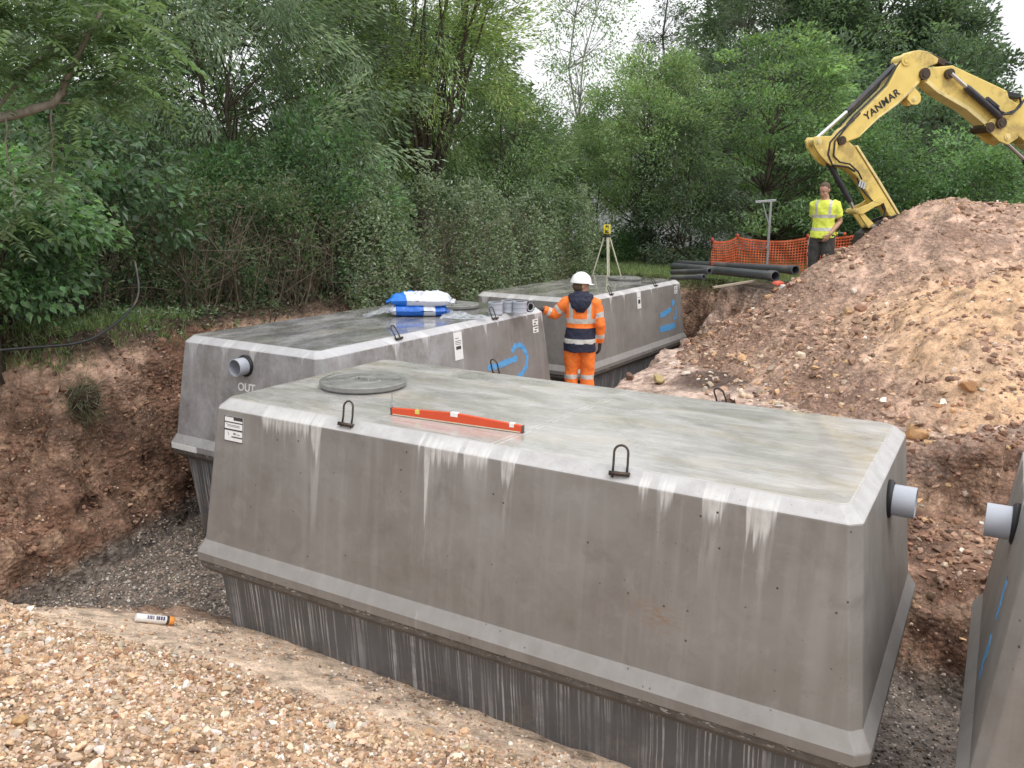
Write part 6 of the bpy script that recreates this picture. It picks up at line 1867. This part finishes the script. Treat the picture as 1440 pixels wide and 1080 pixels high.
mb = MB(); body_shapes(mb, J2, .024, torso=False, arms=(0, 0)); mb.tube([(0, 0, .80), (0, 0, .95)], [(.168, .116), (.165, .112)], 18, ref=(1, 0, 0))
for s in (-1, 1): mb.box((s * .19, 0, .66), (.03, .14, .18))
fused('trousers', mb, .011, GREY, W2, 5, .03, .10)
mb = MB(); mb.tube([(-.19, -.045, .88), (-.198, -.055, .65), (-.175, -.05, .2)], .006, 6);
mb.build('grey_piping', SILV, W2, smooth=True)
boots(W2, J2, {'L': .2, 'R': -.2})
# marking can held behind his back
c = Matrix.Rotation(radians(-30), 3, 'Z') @ Vector((.22, .165, .96)) + Vector((px_, py_, pz_))
T = thing('spray_can', 'dark spray can with red cap held behind the yellow shirted man', 'spray can', c, radians(-18))
mb = MB(); mb.lathe([(.001, -.09), (.03, -.09), (.032, -.085), (.032, .07), (.022, .085), (.001, .085)], 18, (0, 0, 0), (0, pi / 2, 0)); mb.build('can_body', plain('dark_green_can', (.02, .05, .03), .3, .3), T, sharp=40)
mb = MB(); mb.lathe([(.0325, -.03), (.0325, -.005)], 18, (0, 0, 0), (0, pi / 2, 0)); mb.build('can_label', M_yel, T)
mb = MB(); mb.lathe([(.026, .082), (.028, .085), (.026, .125), (.001, .128)], 18, (0, 0, 0), (0, pi / 2, 0)); mb.build('can_cap', M_red, T, sharp=40)
# ------------------------------------------------------------------ light, sky, camera
w = bpy.data.worlds.new('World'); scene.world = w; w.use_nodes = True
nt = w.node_tree; nt.nodes.clear()
wo = nt.nodes.new('ShaderNodeOutputWorld'); bg = nt.nodes.new('ShaderNodeBackground')
sky = nt.nodes.new('ShaderNodeTexSky'); sky.sky_type = 'NISHITA'; sky.sun_disc = False
SUN_EL, SUN_AZ = radians(58), radians(140)     # azimuth measured clockwise from +Y
sky.sun_elevation = SUN_EL; sky.sun_rotation = SUN_AZ
sky.air_density = 1.0; sky.dust_density = 4.0; sky.ozone_density = 1.0
hs = nt.nodes.new('ShaderNodeHueSaturation'); hs.inputs['Saturation'].default_value = .12
# closed cloud deck: evens out the clear-sky gradient
mx = nt.nodes.new('ShaderNodeMix'); mx.data_type = 'RGBA'
mx.inputs[0].default_value = .75
# (brighter overhead than at the horizon, as an overcast sky is)
tc = nt.nodes.new('ShaderNodeTexCoord'); sx_ = nt.nodes.new('ShaderNodeSeparateXYZ'); nt.links.new(tc.outputs['Generated'], sx_.inputs[0])
mr = nt.nodes.new('ShaderNodeMapRange'); mr.inputs[1].default_value = .05; mr.inputs[2].default_value = .9
nt.links.new(sx_.outputs[2], mr.inputs[0])
dk_ = nt.nodes.new('ShaderNodeMix'); dk_.data_type = 'RGBA'
dk_.inputs[6].default_value = (8.6, 8.7, 8.9, 1); dk_.inputs[7].default_value = (14.5, 14.7, 15.2, 1)
nt.links.new(mr.outputs[0], dk_.inputs[0]); nt.links.new(dk_.outputs[2], mx.inputs[7])
nt.links.new(sky.outputs[0], hs.inputs['Color']); nt.links.new(hs.outputs[0], mx.inputs[6])
nt.links.new(mx.outputs[2], bg.inputs[0]); bg.inputs[1].default_value = .115
nt.links.new(bg.outputs[0], wo.inputs[0])
sl = bpy.data.lights.new('sun', 'SUN'); sl.energy = .9; sl.angle = radians(25); sl.color = (1, .97, .93)
so = bpy.data.objects.new('sun', sl); link(so)
dv = Vector((sin(SUN_AZ) * cos(SUN_EL), cos(SUN_AZ) * cos(SUN_EL), sin(SUN_EL)))
so.rotation_euler = dv.to_track_quat('Z', 'Y').to_euler()

cam = bpy.data.cameras.new('camera'); co = bpy.data.objects.new('camera', cam); link(co)
PITCH, ROLL, FPX = .2125, .0098, 1183.0756
right = Vector((1, 0, 0)); fw = Vector((0, cos(PITCH), -sin(PITCH))); upv = Vector((0, sin(PITCH), cos(PITCH)))
Rv = cos(ROLL) * right + sin(ROLL) * upv; Uv = -sin(ROLL) * right + cos(ROLL) * upv
Mx = Matrix((Rv, Uv, -fw)).transposed().to_4x4()
co.matrix_world = Mx
cam.sensor_width = 36; cam.lens = 36 * FPX / 1440; cam.clip_start = .05; cam.clip_end = 2000
scene.camera = co
scene.view_settings.view_transform = 'Standard'; scene.view_settings.look = 'None'
scene.view_settings.exposure = 0.33; scene.view_settings.gamma = 1.0
try: scene.view_settings.use_curve_mapping = False
except Exception: pass
scene.cycles.max_bounces = 6; scene.cycles.diffuse_bounces = 3; scene.cycles.glossy_bounces = 2
scene.cycles.transmission_bounces = 3; scene.cycles.transparent_max_bounces = 4
scene.cycles.use_denoising = True
scene.cycles.sample_clamp_indirect = 4
